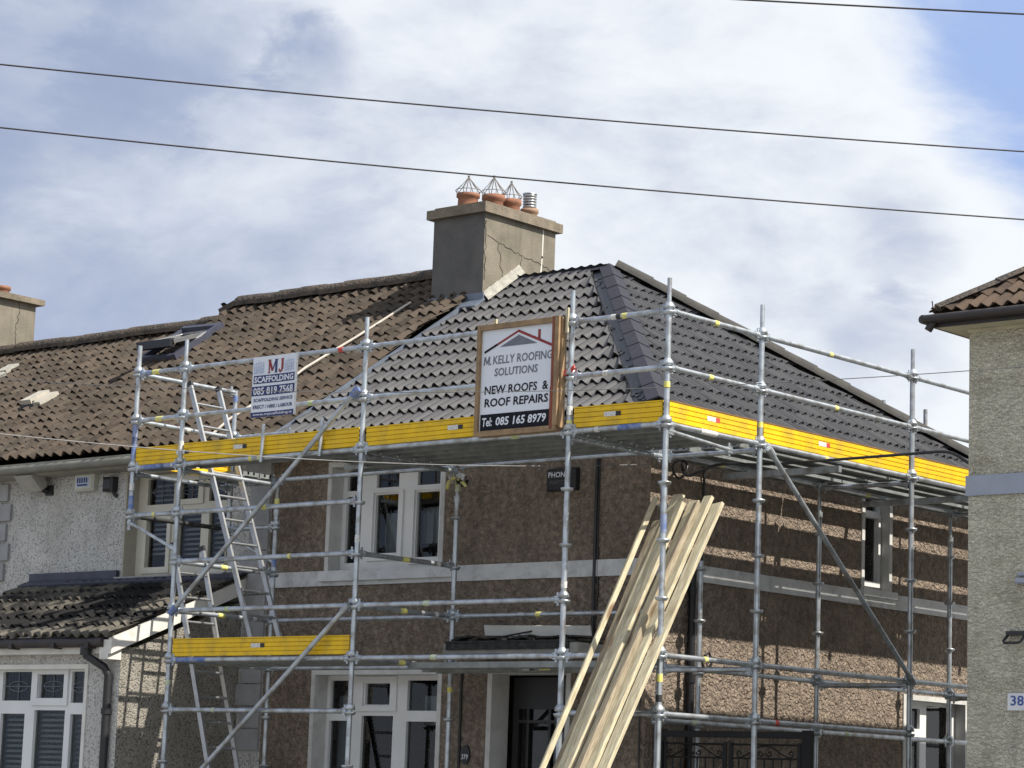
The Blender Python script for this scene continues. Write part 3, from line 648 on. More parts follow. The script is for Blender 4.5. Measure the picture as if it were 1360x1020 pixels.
def ridge(x0, x1, y, z, r, n, mname, parent, wob=.01):
    b = MB(); rn = random.Random(int(abs(x0)*10)); L = (x1-x0)/n
    for i in range(n):
        dz = rn.uniform(-wob, wob); a = x0+i*L; k = 9
        vs = []
        for xx, rr in ((a-.01, r*1.05), (a+L*.97, r)):
            for j in range(k+1):
                t = math.pi*(j/k)*1.16-.25; vs.append((xx, y+rr*math.cos(t), z+dz+rr*.8*math.sin(t)))
        b.add(vs, [(j, j+1, j+k+2, j+k+1) for j in range(k)], 0, True); b.add(vs, [list(range(k+1)), list(range(2*k+1, k, -1))], 0)
    return b.build('ridge_tile', mname, parent)
ridge(-10.55, CX0, YR, 7.74, .15, 10, 'oldridge', wr)
# roof window, its lower part swung open
def wroof(x, y, h=0.0): return V((x, y, ZE+.03+(y-YE)*TW))+w_n*h
sk = MB()
for a, b in (((-10.98, 3.50), (-10.32, 3.50)), ((-10.98, 4.18), (-10.32, 4.18))): sk.bar(wroof(*a, .07), wroof(*b, .05), .065, .08, w_n)
for x in (-10.98, -10.32): sk.bar(wroof(x, 3.46, .07), wroof(x, 4.22, .05), .065, .08, w_n)
sko = sk.build('skylight', 'leadd', wr)
pv = wroof(-10.65, 3.84, .13); hinge = (w_s*math.cos(.30)+w_n*(-math.sin(.30)))  # sash tilted about its middle
sa = MB()
for s0 in (-.36, .36): sa.bar(pv+V((-.30, 0, 0))+hinge*s0, pv+V((.30, 0, 0))+hinge*s0, .07, .06, w_n, 1 if s0 < 0 else 0)
for dx in (-.30, .30): sa.bar(pv+V((dx, 0, 0))+hinge*-.38, pv+V((dx, 0, 0))+hinge*.38, .06, .05, w_n)
sa.box(pv+V((-.31, -.05, -.07))+hinge*-.38, pv+V((.31, .03, .03))+hinge*-.38, 1)
sa.build('sash', ['alu', 'black'], sko)
gp = MB(); a, b = hinge*-.34, hinge*.34; gp.quad(pv+V((-.28, 0, 0))+a, pv+V((.28, 0, 0))+a, pv+V((.28, 0, 0))+b, pv+V((-.28, 0, 0))+b); gp.build('pane', 'glass', sko)
ev = MB(); ev.box((-11.4, YE+.04, 5.14), (-6.68, 1.745, 5.165)); ev.box((-11.4, YE+.01, 5.15), (-6.68, YE+.035, 5.29)); ev.build('fascia', 'soffit', Wt)
gt = MB(); gt.tube((-11.4, YE-.04, 5.205), (-6.42, YE-.04, 5.205), .052, 12); gt.build('gutter', 'gutold', Wt)
# lean-to roof of the front extension
ET = (3.86-3.07)/(1.75+.14); ea = math.atan(ET); e_s = V((0, math.cos(ea), math.sin(ea))); e_n = V((0, -math.sin(ea), math.cos(ea)))
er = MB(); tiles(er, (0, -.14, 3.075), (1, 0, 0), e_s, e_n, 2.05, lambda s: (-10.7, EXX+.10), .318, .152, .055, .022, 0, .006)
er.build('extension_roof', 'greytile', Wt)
lf = MB(); lf.box((-10.7, 1.69, 3.85), (-9.14, 1.745, 4.0)); lf.bar((-10.7, 1.62, 3.87), (-7.0, 1.62, 3.87), .20, .03, e_n); lf.build('lead_flashing', 'leadd', Wt)
bb = MB(); y0, y1 = -.12, 1.74
def ez(y): return 3.075+(y+.14)*ET
bb.prism([(EXX+.02, y0, ez(y0)-.17), (EXX+.02, y1, ez(y1)-.17), (EXX+.02, y1, ez(y1)-.005), (EXX+.02, y0, ez(y0)-.005)], (.045, 0, 0))
bb.box((EXX-.12, -.118, 2.86), (EXX+.019, .06, 3.06)); bb.box((-10.7, -.06, 2.92), (EXX-.12, -.03, 3.06)); bb.box((-10.7, -.03, 2.92), (EXX-.12, .066, 2.94))
bb.build('fascia', 'dwhite', Wt)
gt = MB(); gt.tube((-10.7, -.115, 3.035), (EXX-.06, -.115, 3.035), .055, 12)
for x in (-10.2, -9.2, -8.6, -7.9, -7.35): gt.box((x-.03, -.18, 2.97), (x+.03, -.06, 3.03))
gt.build('gutter', 'darkgut', Wt)
dp = MB(); dp.path([(-7.42, -.115, 3.0), (-7.42, -.11, 2.90), (-7.22, -.02, 2.78), (-7.20, .02, 2.70), (-7.20, .02, 1.5), (-7.20, .02, 0)], .043, 12)
dp.tube((-7.20, .02, 2.30), (-7.20, .02, 2.36), .056, 12); dp.tube((-7.42, -.115, 3.0), (-7.42, -.115, 2.90), .06, 12); dp.build('downpipe', 'black', Wt)

# ================================================================== next house along, mostly out of frame
F_ = thing('terraced_house', (-17, 4.5, 0), 'brown tiled terraced house with its chimney at the far left', 'house')
FT = (7.50-ZE-.03)/(YR-YE); af = math.atan(FT); FC, FS = math.cos(af), math.sin(af)
wl = MB(); TWS = ((-14.2, -12.5, 3.87, 5.02), (-14.2, -12.5, .95, 2.82), (-18.6, -16.9, 3.87, 5.02), (-18.6, -16.9, .95, 2.82)); panel(wl, FRONT, -24, -11.385, 0, 5.2, -.28, 0, TWS); wl.box((-24, 7.47, 0), (-11.39, 7.75, 5.2)); wl.box((-24, 2.03, 0), (-23.7, 7.47, 5.2)); wl.build('wall', 'dash', F_)
for a_, b_, c_, d_ in TWS:
    m_ = (c_+d_)/2+.3
    window(F_, FRONT, a_, b_, c_, d_, .17, 'upvc', 'reveal', [(a_+.1, a_+.75, c_+.1, m_), (a_+.95, b_-.1, c_+.1, m_), (a_+.1, a_+.75, m_+.12, d_-.08), (a_+.95, b_-.1, m_+.12, d_-.08)],
           sill=(a_-.06, b_+.06, c_-.09, c_-.002, .07, 'quoin'), curtain_or_reflection=[(a_+.05, b_-.05, c_+.1, c_+.7)])
fl = MB(); fl.box((-23.6, 2.04, 2.9), (-11.45, 7.46, 3.0)); fl.box((-23.6, 4.6, 0), (-11.45, 4.7, 5.1)); fl.box((-23.6, 2.04, 5.1), (-11.45, 7.46, 5.15)); fl.build('interior', 'floor', F_)
ev = MB(); ev.box((-24, YE+.04, 5.14), (-11.42, 1.745, 5.165)); ev.box((-24, YE+.01, 5.15), (-11.42, YE+.035, 5.29)); ev.build('fascia', 'soffit', F_)
gt = MB(); gt.tube((-24, YE-.04, 5.205), (-11.42, YE-.04, 5.205), .052, 12); gt.build('gutter', 'gutold', F_)
rf = MB(); tiles(rf, (0, YE, ZE+.025), (1, 0, 0), V((0, FC, FS)), V((0, -FS, FC)), (YR-YE)/FC, lambda s: (-24, party2(YE+s*FC)-.005), .225, .167, .056, .018, 0, .010)
tiles(rf, (0, YB, ZE+.025), (-1, 0, 0), V((0, -FC, FS)), V((0, FS, FC)), (YR-YE)/FC, lambda s: (10.9, 24), .225, .167, .056, .018, 0, .010)
fr_ = rf.build('roof', 'oldtile', F_)
ridge(-24, -10.75, YR, 7.52, .15, 28, 'oldridge', fr_, .014)
mt = MB(); mt.bar((-10.82, YR-.12, 7.66), (-10.55, YR-.06, 7.78), .12, .07); mt.build('mortar_fillet', 'oldridge', fr_)
vt = MB()
for (x, y, L) in ((-12.40, 2.86, .34),):
    p = V((x, y, ZE+.03+(y-YE)*FT)); n_ = V((0, -FS, FC)); s_ = V((0, FC, FS))
    vt.bar(p+n_*.10, p+n_*.08+s_*L, .20, .06, n_); vt.bar(p+n_*.06+V((.19, 0, 0)), p+n_*.05+s_*L+V((.19, 0, 0)), .14, .05, n_)
    vt.box(p+V((-.12, -.03, -.04)), p+V((.12, .03, .10)), 1)
vt.build('vent_tile', ['vent', 'black'], fr_)
lm = MB(); p = V((-14.45, 4.0, ZE+.03+2.55*FT)); lm.bar(p+n_*.07, p+n_*.06+s_*.25, .22, .05, n_); lm.bar(p+n_*.07-s_*.2, p+n_*.06-s_*.02+V((.1, 0, 0)), .2, .04, n_); lm.build('patched_tile', 'mortar', fr_)
ch = MB(); ch.box((-16.4, 4.05, 6.7), (-15.5, 5.31, 8.325))
sv = CX1; CX1 = -15.5; rnd = random.Random(5)
crack([(5.0, 8.31), (5.02, 8.15), (4.97, 8.0), (4.99, 7.85), (4.97, 7.6)], .009); CX1 = sv
cf = ch.build('chimney', ['render_c', 'crack'], F_)
cp = MB(); cp.box((-16.5, 3.96, 8.327), (-15.41, 5.40, 8.41)); cp.build('chimney_cap', 'capstone', cf)
pot(cf, -15.95, 5.02, .125, .19, 'pot', 8.41); pot(cf, -15.95, 4.62, .12, .17, 'pot', 8.41)

# ================================================================== cream house on the right
C_ = thing('cream_house', (5.5, 5, 0), 'cream roughcast house with russet tiled hip roof at the right edge', 'house')
NX, NZ = 1.97, 5.78
wl = MB(); panel(wl, FRONT, NX, 10, 0, NZ, -.28, 0, []); wl.box((NX, 2.03, 0), (NX+.28, 8.5, NZ)); wl.box((NX+.28, 8.22, 0), (10, 8.5, NZ)); wl.box((9.72, 2.03, 0), (10, 8.22, NZ)); wl.build('wall', 'cream', C_)
b = MB(); b.box((NX-.018, 1.73, 4.315), (10, 1.749, 4.49)); b.box((NX-.018, 1.75, 4.315), (NX-.001, 8.5, 4.49)); b.build('string_course', 'greyband', C_)
NO = .23; ny, nx = 1.75-NO, NX-NO; NE = 5.90
b = MB(); b.box((nx+.02, ny+.02, NZ+.002), (10.3, 1.9, NZ+.03)); b.box((nx+.02, 1.9, NZ+.002), (NX+.2, 8.8, NZ+.03)); b.box((NX-.01, 1.738, NZ-.03), (10, 1.749, NZ)); b.build('soffit', 'soffit_c', C_)
b = MB(); b.box((nx+.0, ny-.005, NZ-.0), (10.3, ny+.019, NZ+.12)); b.box((nx-.005, ny+.02, NZ-.0), (nx+.019, 8.8, NZ+.12)); b.tube((nx-.05, ny-.06, NZ+.07), (10.3, ny-.06, NZ+.07), .04, 10)
b.tube((nx-.06, ny-.08, NZ+.07), (nx-.06, 8.8, NZ+.07), .04, 10); b.tube((nx-.02, ny-.05, NZ-.03), (nx+.03, ny-.03, NZ+.06), .035, 8); b.build('gutter', 'darkgut', C_)
rf = MB(); tiles(rf, (0, ny, NE), (1, 0, 0), f_s, f_n, 4.2, lambda s: (nx+s*CP, 10), .25, .125, .040, .022, 0, .009)
tiles(rf, (nx, 0, NE), (0, -1, 0), V((CP, 0, SP)), V((-SP, 0, CP)), 4.2, lambda s: (-(8.8-s*CP), -(ny+s*CP)), .25, .125, .040, .022, 0, .009)
nr = rf.build('roof', 'redtile', C_)
hp = MB(); hipcap(hp, (nx+.03, ny+.03, NE+.03), V((nx+4.2*CP, ny+4.2*CP, NE+4.2*SP)), f_n, V((-SP, 0, CP)), .13, 9, .06, .03); hp.build('hip_tile', 'oldridge', nr)
hi = MB(); hi.path([(nx+.05, ny+.02, NE+.02), (nx-.0, ny-.0, NE+.05), (nx-.01, ny-.0, NE+.12)], .006, 6); hi.build('hip_iron', 'wire', nr)

# small things fixed to the walls
def boxy(mb, c, w, h, d, bev=.012, mi=0):   # box with chamfered front, back face on the wall (front is -y)
    x, y, z = c; a, b_ = w/2, h/2
    o = [(x-a, y, z-b_), (x+a, y, z-b_), (x+a, y, z+b_), (x-a, y, z+b_)]
    m_ = [(p[0], y-d+bev, p[2]) for p in o]; i_ = [(x-a+bev, y-d, z-b_+bev), (x+a-bev, y-d, z-b_+bev), (x+a-bev, y-d, z+b_-bev), (x-a+bev, y-d, z+b_-bev)]
    vs = o+m_+i_; fs = []
    for r in range(2):
        for k in range(4): fs.append((r*4+k, r*4+(k+1) % 4, (r+1)*4+(k+1) % 4, (r+1)*4+k))
    fs += [(8, 9, 10, 11), (3, 2, 1, 0)]; mb.add(vs, fs, mi)
t = thing('alarm_box', (-2.56, 1.749, 4.60), 'black alarm box with white lettering on the brown wall', 'alarm box')
b = MB(); boxy(b, (-2.56, 1.749, 4.695), .37, .22, .075); b.build('casing', 'black', t)
b = MB(); text(b, 'PHONE', lambda a, c: V((-2.715+a, 1.672, 4.715+c)), .25, .055, 0, .012); b.build('lettering', ['signw', 'dimL'], t); b = MB(); text(b, 'WATCH', lambda a, c: V((-2.705+a, 1.672, 4.645+c)), .23, .042, 1, .01); b.build('lettering', ['signw', 'dimL'], t)
t = thing('alarm_box', (-9.79, 1.749, 4.95), 'ivory alarm box with blue printed panel under the old gutter', 'alarm box')
b = MB(); boxy(b, (-9.79, 1.749, 5.05), .34, .215, .09, .03); b.build('casing', 'ivory', t)
b = MB(); b.quad((-9.905, 1.656, 4.99), (-9.675, 1.656, 4.99), (-9.675, 1.656, 5.11), (-9.905, 1.656, 5.11)); 
b.quad((-9.88, 1.654, 5.0), (-9.70, 1.654, 5.0), (-9.70, 1.654, 5.02), (-9.88, 1.654, 5.02), 1)
for k in range(5): b.quad((-9.89+k*.04, 1.654, 5.035), (-9.865+k*.04, 1.654, 5.035), (-9.865+k*.04, 1.654, 5.095), (-9.89+k*.04, 1.654, 5.095), 1)
b.build('printed_panel', ['skyblue', 'navy'], t)
t = thing('floodlight', (-10.55, 1.749, 4.98), 'grey hooded floodlight on a bracket on the pebble-dashed wall', 'floodlight')
b = MB(); b.prism([(-10.78, 1.42, 5.14), (-10.78, 1.62, 5.22), (-10.78, 1.68, 5.03), (-10.78, 1.60, 4.97)], (.32, 0, 0)); b.build('lamp_housing', 'lampg', t)
b = MB(); b.path([(-10.58, 1.62, 5.05), (-10.52, 1.68, 4.99), (-10.50, 1.74, 4.97)], .03, 8); b.box((-10.54, 1.72, 4.93), (-10.42, 1.749, 5.05)); b.build('bracket', 'black', t)
t = thing('security_sensor', (-9.34, 1.749, 4.92), 'small black wall lamp beside the ivory alarm box', 'wall lamp')
b = MB(); boxy(b, (-9.35, 1.749, 5.0), .17, .17, .11, .03); b.build('housing', 'black', t)
b = MB(); b.path([(-9.31, 1.70, 4.95), (-9.28, 1.72, 4.88), (-9.26, 1.745, 4.86)], .022, 8); b.build('bracket', 'black', t)
t = thing('house_number', (-3.72, 1.748, 1.9), 'oval black house number plate beside the front door', 'house number')
b = MB(); cs = [(-3.73+.06*math.cos(k*.2618), 1.748, 2.0+.095*math.sin(k*.2618)) for k in range(24)]; b.prism(cs, (0, -.018, 0)); b.build('plate', 'black', t)
b = MB(); text(b, '379', lambda a, c: V((-3.772+a, 1.727, 1.955+c)), .085, .05, 0, .01); b.build('number', 'signw', t)
t = thing('house_number', (2.5, 1.748, 2.48), 'white house number plate with blue digits on the cream wall', 'house number')
b = MB(); b.box((2.37, 1.735, 2.475), (2.72, 1.748, 2.62)); b.build('plate', 'plate', t)
b = MB(); text(b, '381', lambda a, c: V((2.40+a, 1.732, 2.515+c)), .17, .085, 0, .015); b.build('number', 'blueL', t)
t = thing('wall_bracket', (2.46, 1.748, 3.0), 'black metal bracket fixed to the cream wall above the number', 'bracket')
b = MB(); b.path([(2.385, 1.73, 3.12), (2.38, 1.64, 3.05), (2.40, 1.62, 3.035), (2.53, 1.62, 3.035), (2.55, 1.64, 3.05), (2.545, 1.73, 3.12)], .012, 6); b.box((2.37, 1.70, 3.105), (2.56, 1.748, 3.14)); b.build('frame', 'black', t)
t = thing('junction_box', (2.55, 1.748, 3.5), 'small grey-blue box on the cream wall below the grey band', 'box')
b = MB(); boxy(b, (2.60, 1.748, 3.565), .30, .05, .05); boxy(b, (2.60, 1.748, 3.62), .26, .03, .04); b.build('casing', 'greyband', t)

# ================================================================== scaffold
S = thing('scaffold', (-1.09, 1.4, 0), 'galvanised tube scaffold with yellow toe boards wrapped round the end house', 'scaffold')
X1, X2, X3, X4 = -1.09, -3.665, -6.25, -6.98
Y1, Y2, Y3 = 1.41, 4.0, 6.535
IY, IX = 1.40, -1.08
DZ = 4.85; TR = .0255
def standard(x, y, z0, z1, nodes=(), spig=True, cups=True, tags=()):
    b = MB(); top = z1-.26 if spig else z1
    b.tube((x, y, z0), (x, y, top), TR, 12)
    if spig: b.tube((x, y, top-.01), (x, y, z1), TR*.82, 10); b.tube((x, y, top-.05), (x, y, top+.012), TR*1.35, 12)
    k = 0
    for i in range(-9, 4):
        z = DZ+.5*i
        if not cups or not (z0+.02 < z < z1-.05): continue
        b.lathe([(TR, -.028), (TR*1.9, -.022), (TR*2.35, -.004), (TR*2.35, .006), (TR, .008)], (x, y, z-.012), 12)
        if i in nodes: b.lathe([(TR, .0), (TR*2.1, .004), (TR*1.9, .034), (TR*1.2, .06), (TR, .064)], (x, y, z+.012), 12)
    if z0 < .1: b.box((x-.075, y-.075, .0), (x+.075, y+.075, .012))
    for (z, h, mi) in tags: b.tube((x, y, z), (x, y, z+h), TR+.0025, 12, mi, caps=True)
    return b.build('standard', ['galv', 'yel_tag', 'blk_tag', 'wht_tag', 'bluetube', 'red_tag', 'grn_tag'], S)
standard(0, 0, 0, 6.14, (2, 1, 0, -4, -5), tags=((5.16, .06, 1), (2.62, .07, 1), (2.45, .06, 2), (3.9, .16, 4)))
standard(X1, 0, 0, 6.14, (2, 1, 0, -3, -4, -5), tags=((4.9, .05, 1), (5.0, .08, 3), (3.45, .06, 3)))
standard(X2, 0, 0, 6.14, (2, 1, 0, -3, -4, -5), tags=((3.95, .07, 3),))
standard(X3, 0, 0, 6.15, (2, 1, 0, -1, -2, -3, -4, -5), tags=((5.0, .09, 3), (2.6, .05, 6)))
standard(X4, 0, 4.2, 6.15, (2, 1, 0, -1), tags=((4.9, .28, 4), (4.62, .07, 3), (4.4, .16, 4), (5.1, .3, 4)), spig=False)
standard(0, Y1, 0, 6.14, (2, 1, 0, -4, -5), tags=((5.0, .05, 1),))
standard(0, Y2, 0, 6.13, (2, 1, 0, -4, -5))
standard(0, Y3, 0, 6.13, (2, 1, 0, -4, -5))
Y4 = 9.1
standard(0, Y4, 0, 6.13, (2, 1, 0, -4)); standard(IX, Y4, 0, 4.8, (-4,))
standard(X2, IY, 0, 4.80, (-3, -4), tags=((4.6, .12, 6), (2.6, .05, 1)))
standard(X3, IY, 0, 4.78, (-1, -2, -3), tags=((4.55, .10, 1), (3.92, .10, 4)))
standard(IX, IY, 0, 4.80, (-4,)); standard(IX, Y2, 0, 4.80, (-4, -5)); standard(IX, Y3, 0, 4.80, (-4, -5))
standard(X4, IY, 4.25, 5.88, (2, 1, 0), spig=False, tags=((5.75, .06, 4),))
standard(-1.30, 2.31, 0, 3.91, (), spig=False)
standard(-3.64, 9.2, 0, 6.62, (), False, False); standard(-3.04, 9.2, 0, 6.46, (), False, False)
def led(a, b, name='ledger', r=TR*.95, tags=(), mi=0, gap=.05):
    a, b = V(a), V(b); d = (b-a).normalized(); L = (b-a).length; q = MB()
    q.tube(a+d*gap*.6, b-d*gap*.6, r, 12, mi)
    for p, s_ in ((a, 1), (b, -1)):
        q.bar(p+d*s_*.028, p+d*s_*.095, .030, .062, (0, 0, 1)); q.tube(p+d*s_*.09, p+d*s_*.125, r*1.18, 12); q.bar(p+d*s_*.062-V((0, 0, .055)), p+d*s_*.066+V((0, 0, .062)), .012, .022, d)
    for (f, l, m_) in tags: q.tube(a+d*L*f, a+d*(L*f+l), r+.0022, 12, m_)
    return q.build(name, ['galv', 'yel_tag', 'blk_tag', 'wht_tag', 'bluetube', 'red_tag', 'grn_tag'], S)
xs = [X4, X3, X2, X1, 0.0]
rt = random.Random(21)
def rtag(): return ((rt.uniform(.25, .75), rt.uniform(.03, .07), rt.choice((1, 1, 3, 6))),)
FT_ = {(2, 1): ((.86, .06, 5),), (2, 2): ((.80, .10, 6), (.84, .03, 2)), (2, 3): ((.42, .06, 3), (.47, .05, 2), (.53, .05, 1)), (1, 2): ((.78, .05, 3),), (1, 3): ((.35, .05, 3),),
       (0, 2): ((.74, .09, 6),), (0, 3): ((.28, .05, 3), (.52, .12, 4), (.62, .15, 4)), (0, 1): ((.40, .04, 1), (.45, .05, 1)), (0, 0): ((.2, .35, 4), (.62, .3, 4)), (1, 0): ((.45, .1, 1),), (2, 0): ((.3, .12, 1), (.05, .2, 4))}
for lv in (2, 1, 0):
    for k in range(4): led((xs[k], 0, DZ+.5*lv), (xs[k+1], 0, DZ+.5*lv), tags=FT_.get((lv, k), rtag()))
for lv, ks in ((-1, (0, 1)), (-2, (1,)), (-3, (1, 2)), (-4, (1, 2, 3)), (-5, (1, 3))):
    for k in ks: led((xs[k], 0, DZ+.5*lv), (xs[k+1], 0, DZ+.5*lv), tags=rtag() if (lv, k) not in ((-4, 1),) else ((.02, .5, 4),))
led((X3, IY, DZ), (X2, IY, DZ)); led((X2, IY, DZ), (IX, IY, DZ)); led((X4, IY, DZ), (X3, IY, DZ)); led((X4, IY, DZ-.5), (X3, IY, DZ-.5))
led((X3, IY, DZ-1.5), (X2, IY, DZ-1.5)); led((X2, IY, DZ-1.5), (IX, IY, DZ-1.5), tags=((.42, .06, 1),)); led((X3, IY, DZ-2), (X2, IY, DZ-2)); led((X2, IY, DZ-2), (IX, IY, DZ-2))
ys = [0.0, Y1, Y2, Y3, Y4]
ST_ = {(2, 1): ((.42, .06, 1),), (1, 0): ((.42, .06, 1),), (2, 0): ((.47, .06, 1),), (1, 1): ((.46, .06, 1),), (0, 0): ((.35, .24, 3),), (0, 1): ((.40, .06, 1),), (0, 2): ((.62, .08, 1),), (-4, 0): ((.44, .05, 1),), (-5, 1): ((.12, .05, 5),)}
for lv, ks in ((2, (0, 1, 2, 3)), (1, (0, 1, 2, 3)), (0, (0, 1, 2, 3)), (-4, (0, 1, 2, 3)), (-5, (0, 1))):
    for k in ks: led((0, ys[k], DZ+.5*lv), (0, ys[k+1], DZ+.5*lv), tags=ST_.get((lv, k), ()))
for a, b in ((IY, Y2), (Y2, Y3), (Y3, Y4)):
    led((IX, a, DZ-.02), (IX, b, DZ-.02), tags=((.33, .08, 1),)); led((IX, a, DZ-2), (IX, b, DZ-2), tags=((.3, .08, 6),)); led((IX, a, DZ-2.5), (IX, b, DZ-2.5), tags=((.2, .06, 6),))
for lv in (2, 1): led((X4, 0, DZ+.5*lv), (X4, IY, DZ+.5*lv-.0), tags=((.5, .05, 3),))
led((X4, IY, DZ+.5), (X3+.2, IY, DZ+.5)); 
tz = DZ-.055
for x in (X4, X3, X2, X1):
    led((x, 0, tz), (x, IY, tz), 'transom')
    if x in (X2, X3): 
        for lv in (-2, -3, -4): led((x, 0, DZ+.5*lv), (x, IY, DZ+.5*lv), 'transom', tags=((.45, .09, 1), (.8, .05, 3)))
led((X4, 0, DZ-.5), (X4, IY, DZ-.5), 'transom', mi=2)
for y in (Y1, Y2, Y3, Y4): led((0, y, tz), (IX, y, tz), 'transom'); led((0, y, DZ-2.0-.04), (IX, y, DZ-2.04), 'transom')
led((0, 0, tz), (0, .0+1.0, tz-.06), 'transom', r=.018)
for y in (2.7, 5.2, 7.8):
    q = MB(); q.bar((.02, y, tz-.02), (IX-.25, y, tz-.02), .05, .06); q.build('board_bearer', 'galv', S)
def strut(a, b, r=TR*.95, mi=0, cm=0):
    q = MB(); q.tube(a, b, r, 12, mi); a, b = V(a), V(b); d = (b-a).normalized()
    for p in (a+d*.03, b-d*.03): q.tube(p-d*.05, p+d*.05, r*1.45, 10, cm)
    q.build('diagonal_brace', ['galv', 'yel_tag', 'blk_tag', 'wht_tag', 'bluetube', 'red_tag', 'grn_tag'], S)
strut((-3.70, -.07, 5.42), (-6.18, -.07, 3.33), cm=4); strut((-3.69, -.07, 3.34), (-6.6, -.07, .95)); strut((.07, 1.46, 4.80), (.07, 3.95, 2.84), mi=0)
strut((X4, -.0, 4.28), (X3-.02, 0, 3.98), .018); strut((X4, IY, 4.28), (X3-.02, IY, 3.98), .018)
for x, z in ((-5.02, 4.86), (-4.2, 4.87)):
    q = MB(); q.tube((x, -.035, z-.06), (x+.02, -.035, z+.32), .018, 8); q.build('toe_board_clip', 'galv', S)
# deck boards (steel planks: folded sheet with down-turned flanges)
def deck(p0, p1, across, w_, z, perf=False, th=.06):
    p0, p1 = V(p0), V(p1); d = (p1-p0).normalized(); c = V(across); L = (p1-p0).length; b = MB()
    a0, a1 = p0-c*w_/2, p0+c*w_/2; Z = V((0, 0, 1))
    vs = [a0+Z*z, a1+Z*z, a1+d*L+Z*z, a0+d*L+Z*z]; nu, nv = L/.045, w_/.045
    b.add(vs, [(0, 1, 2, 3)], 1 if perf else 0, False, [[(0, 0), (0, nv), (nu, nv), (nu, 0)]])
    for q in (a0, a1-c*.018):
        b.bar(q+c*.009+Z*(z-th/2), q+c*.009+d*L+Z*(z-th/2), .018, th-.003)
    for k in (.32, .68): b.bar(p0+c*w_*(k-.5)+Z*(z-.018), p0+c*w_*(k-.5)+d*L+Z*(z-.018), .026, .032)
    for e in (p0+d*.01, p1-d*.01): b.bar(e-c*(w_/2-.02)+Z*(z-.025), e+c*(w_/2-.02)+Z*(z-.025), .02, .045)
    b.build('deck_board', ['deckm', 'perf'], S)
zt = DZ+.045
for i, y in enumerate((.165, .405, .645, .885, 1.125)):
    for a, b in ((X2, X1), ((X3, -4.55, -4.55, -4.55, -4.9)[i], X2), (X1, -.02)):
        deck((a+.01, y, 0), (b-.01, y, 0), (0, 1, 0), .225, zt, perf=(a == X1))
deck((X4+.02, 1.02, 0), (X3-.02, 1.02, 0), (0, 1, 0), .225, zt, True); deck((X4+.02, 1.26, 0), (X3-.02, 1.26, 0), (0, 1, 0), .225, zt, True); deck((X4+.02, .13, 0), (X3-.02, .13, 0), (0, 1, 0), .225, zt)
for xc, wd in ((-1.27, .12), (-.925, .225), (-.60, .17), (-.345, .21), (-.085, .12)):
    for a, b in ((1.43, Y2), (Y2, Y3), (Y3, Y4)): deck((xc, a+.01, 0), (xc, b-.01, 0), (1, 0, 0), wd, zt)
for y in (.16, .40, .64): deck((X3+.05, y, 0), (X2-.02, y, 0), (0, 1, 0), .225, DZ-2+.03)
deck((-3.72, 1.15, 0), (-1.12, 1.15, 0), (0, 1, 0), .225, DZ-2.0+.0, th=.075); deck((-3.68, .90, 0), (-1.12, .90, 0), (0, 1, 0), .225, DZ-2.0+.01)
q = MB(); q.quad((-2.42, 1.036, 2.79), (-2.34, 1.036, 2.79), (-2.34, 1.036, 2.825), (-2.42, 1.036, 2.825), 0); q.quad((-2.34, 1.035, 2.79), (-2.28, 1.035, 2.79), (-2.28, 1.035, 2.825), (-2.34, 1.035, 2.825), 1)
q.quad((-2.22, 1.036, 2.79), (-2.08, 1.036, 2.79), (-2.08, 1.036, 2.825), (-2.22, 1.036, 2.825), 2); q.build('board_label', ['wht_tag', 'blk_tag', 'yel_tag'], S)
# yellow toe boards
def toe(a, b, z0, h=.175, out=(0, -1, 0), th=.028, stick=.45, cap=False, flip=False):
    jr = random.Random(int(abs(a[0]*37+a[1]*91+b[0]*13)*10)); a, b = V(a)+V((0, 0, jr.uniform(-.004, .006))), V(b)+V((0, 0, jr.uniform(-.004, .006)))
    d = (b-a).normalized(); L = (b-a).length; o = V(out); m_ = MB(); Z = V((0, 0, 1))
    n = 4; prof = [(0, 0)]
    for k in range(n):
        z_ = z0+h*k/n; zz = h/n
        p, q = a+o*th+Z*(z_+.004), b+o*th+Z*(z_+.004)
        m_.prism([a+o*.002+Z*(z_+.0015), a+o*th+Z*(z_+.0035), a+o*th+Z*(z_+zz-.0035), a+o*.002+Z*(z_+zz-.0015)], d*L)
    m_.prism([a+Z*z0+o*.001, a+o*(th-.012)+Z*z0, a+o*(th-.012)+Z*(z0+h), a+Z*(z0+h)+o*.001], d*L, 0)
    m_.bar(a+o*th*.5+Z*(z0+h+.006), b+o*th*.5+Z*(z0+h+.006), .036, .012, Z, 1 if cap else 0)
    s = a+d*L*stick+Z*(z0+h*.46)+o*(th+.002)
    for x0, x1, mi in ((0, .13, 2), (.13, .19, 3 if not cap else 4)):
        p = s+d*x0; q = s+d*x1; m_.add([p, q, q+Z*.042, p+Z*.042], [(0, 1, 2, 3)], mi)
    m_.build('toe_board', ['yellow', 'brownedge', 'wht_tag', 'blk_tag', 'red_tag'], S)
tb = 4.878; 
toe((X4+.03, .03, 0), (X3-.04, .03, 0), tb, stick=.95); toe((X3+.04, .03, 0), (X2-.06, .03, 0), tb, stick=.30); toe((X2+.05, .03, 0), (-2.15, .03, 0), tb, stick=.72); toe((-1.04, .03, 0), (-.05, .03, 0), tb, stick=.35)
toe((-.03, .05, 0), (-.03, Y1-.05, 0), tb, out=(1, 0, 0), stick=.42, cap=True); toe((-.03, Y1+.06, 0), (-.03, Y2-.05, 0), tb, out=(1, 0, 0), stick=.36, cap=True); toe((-.03, Y2+.05, 0), (-.03, Y3-.05, 0), tb, out=(1, 0, 0), stick=.8, cap=True); toe((-.03, Y3+.05, 0), (-.03, Y4-.05, 0), tb, out=(1, 0, 0), cap=True)
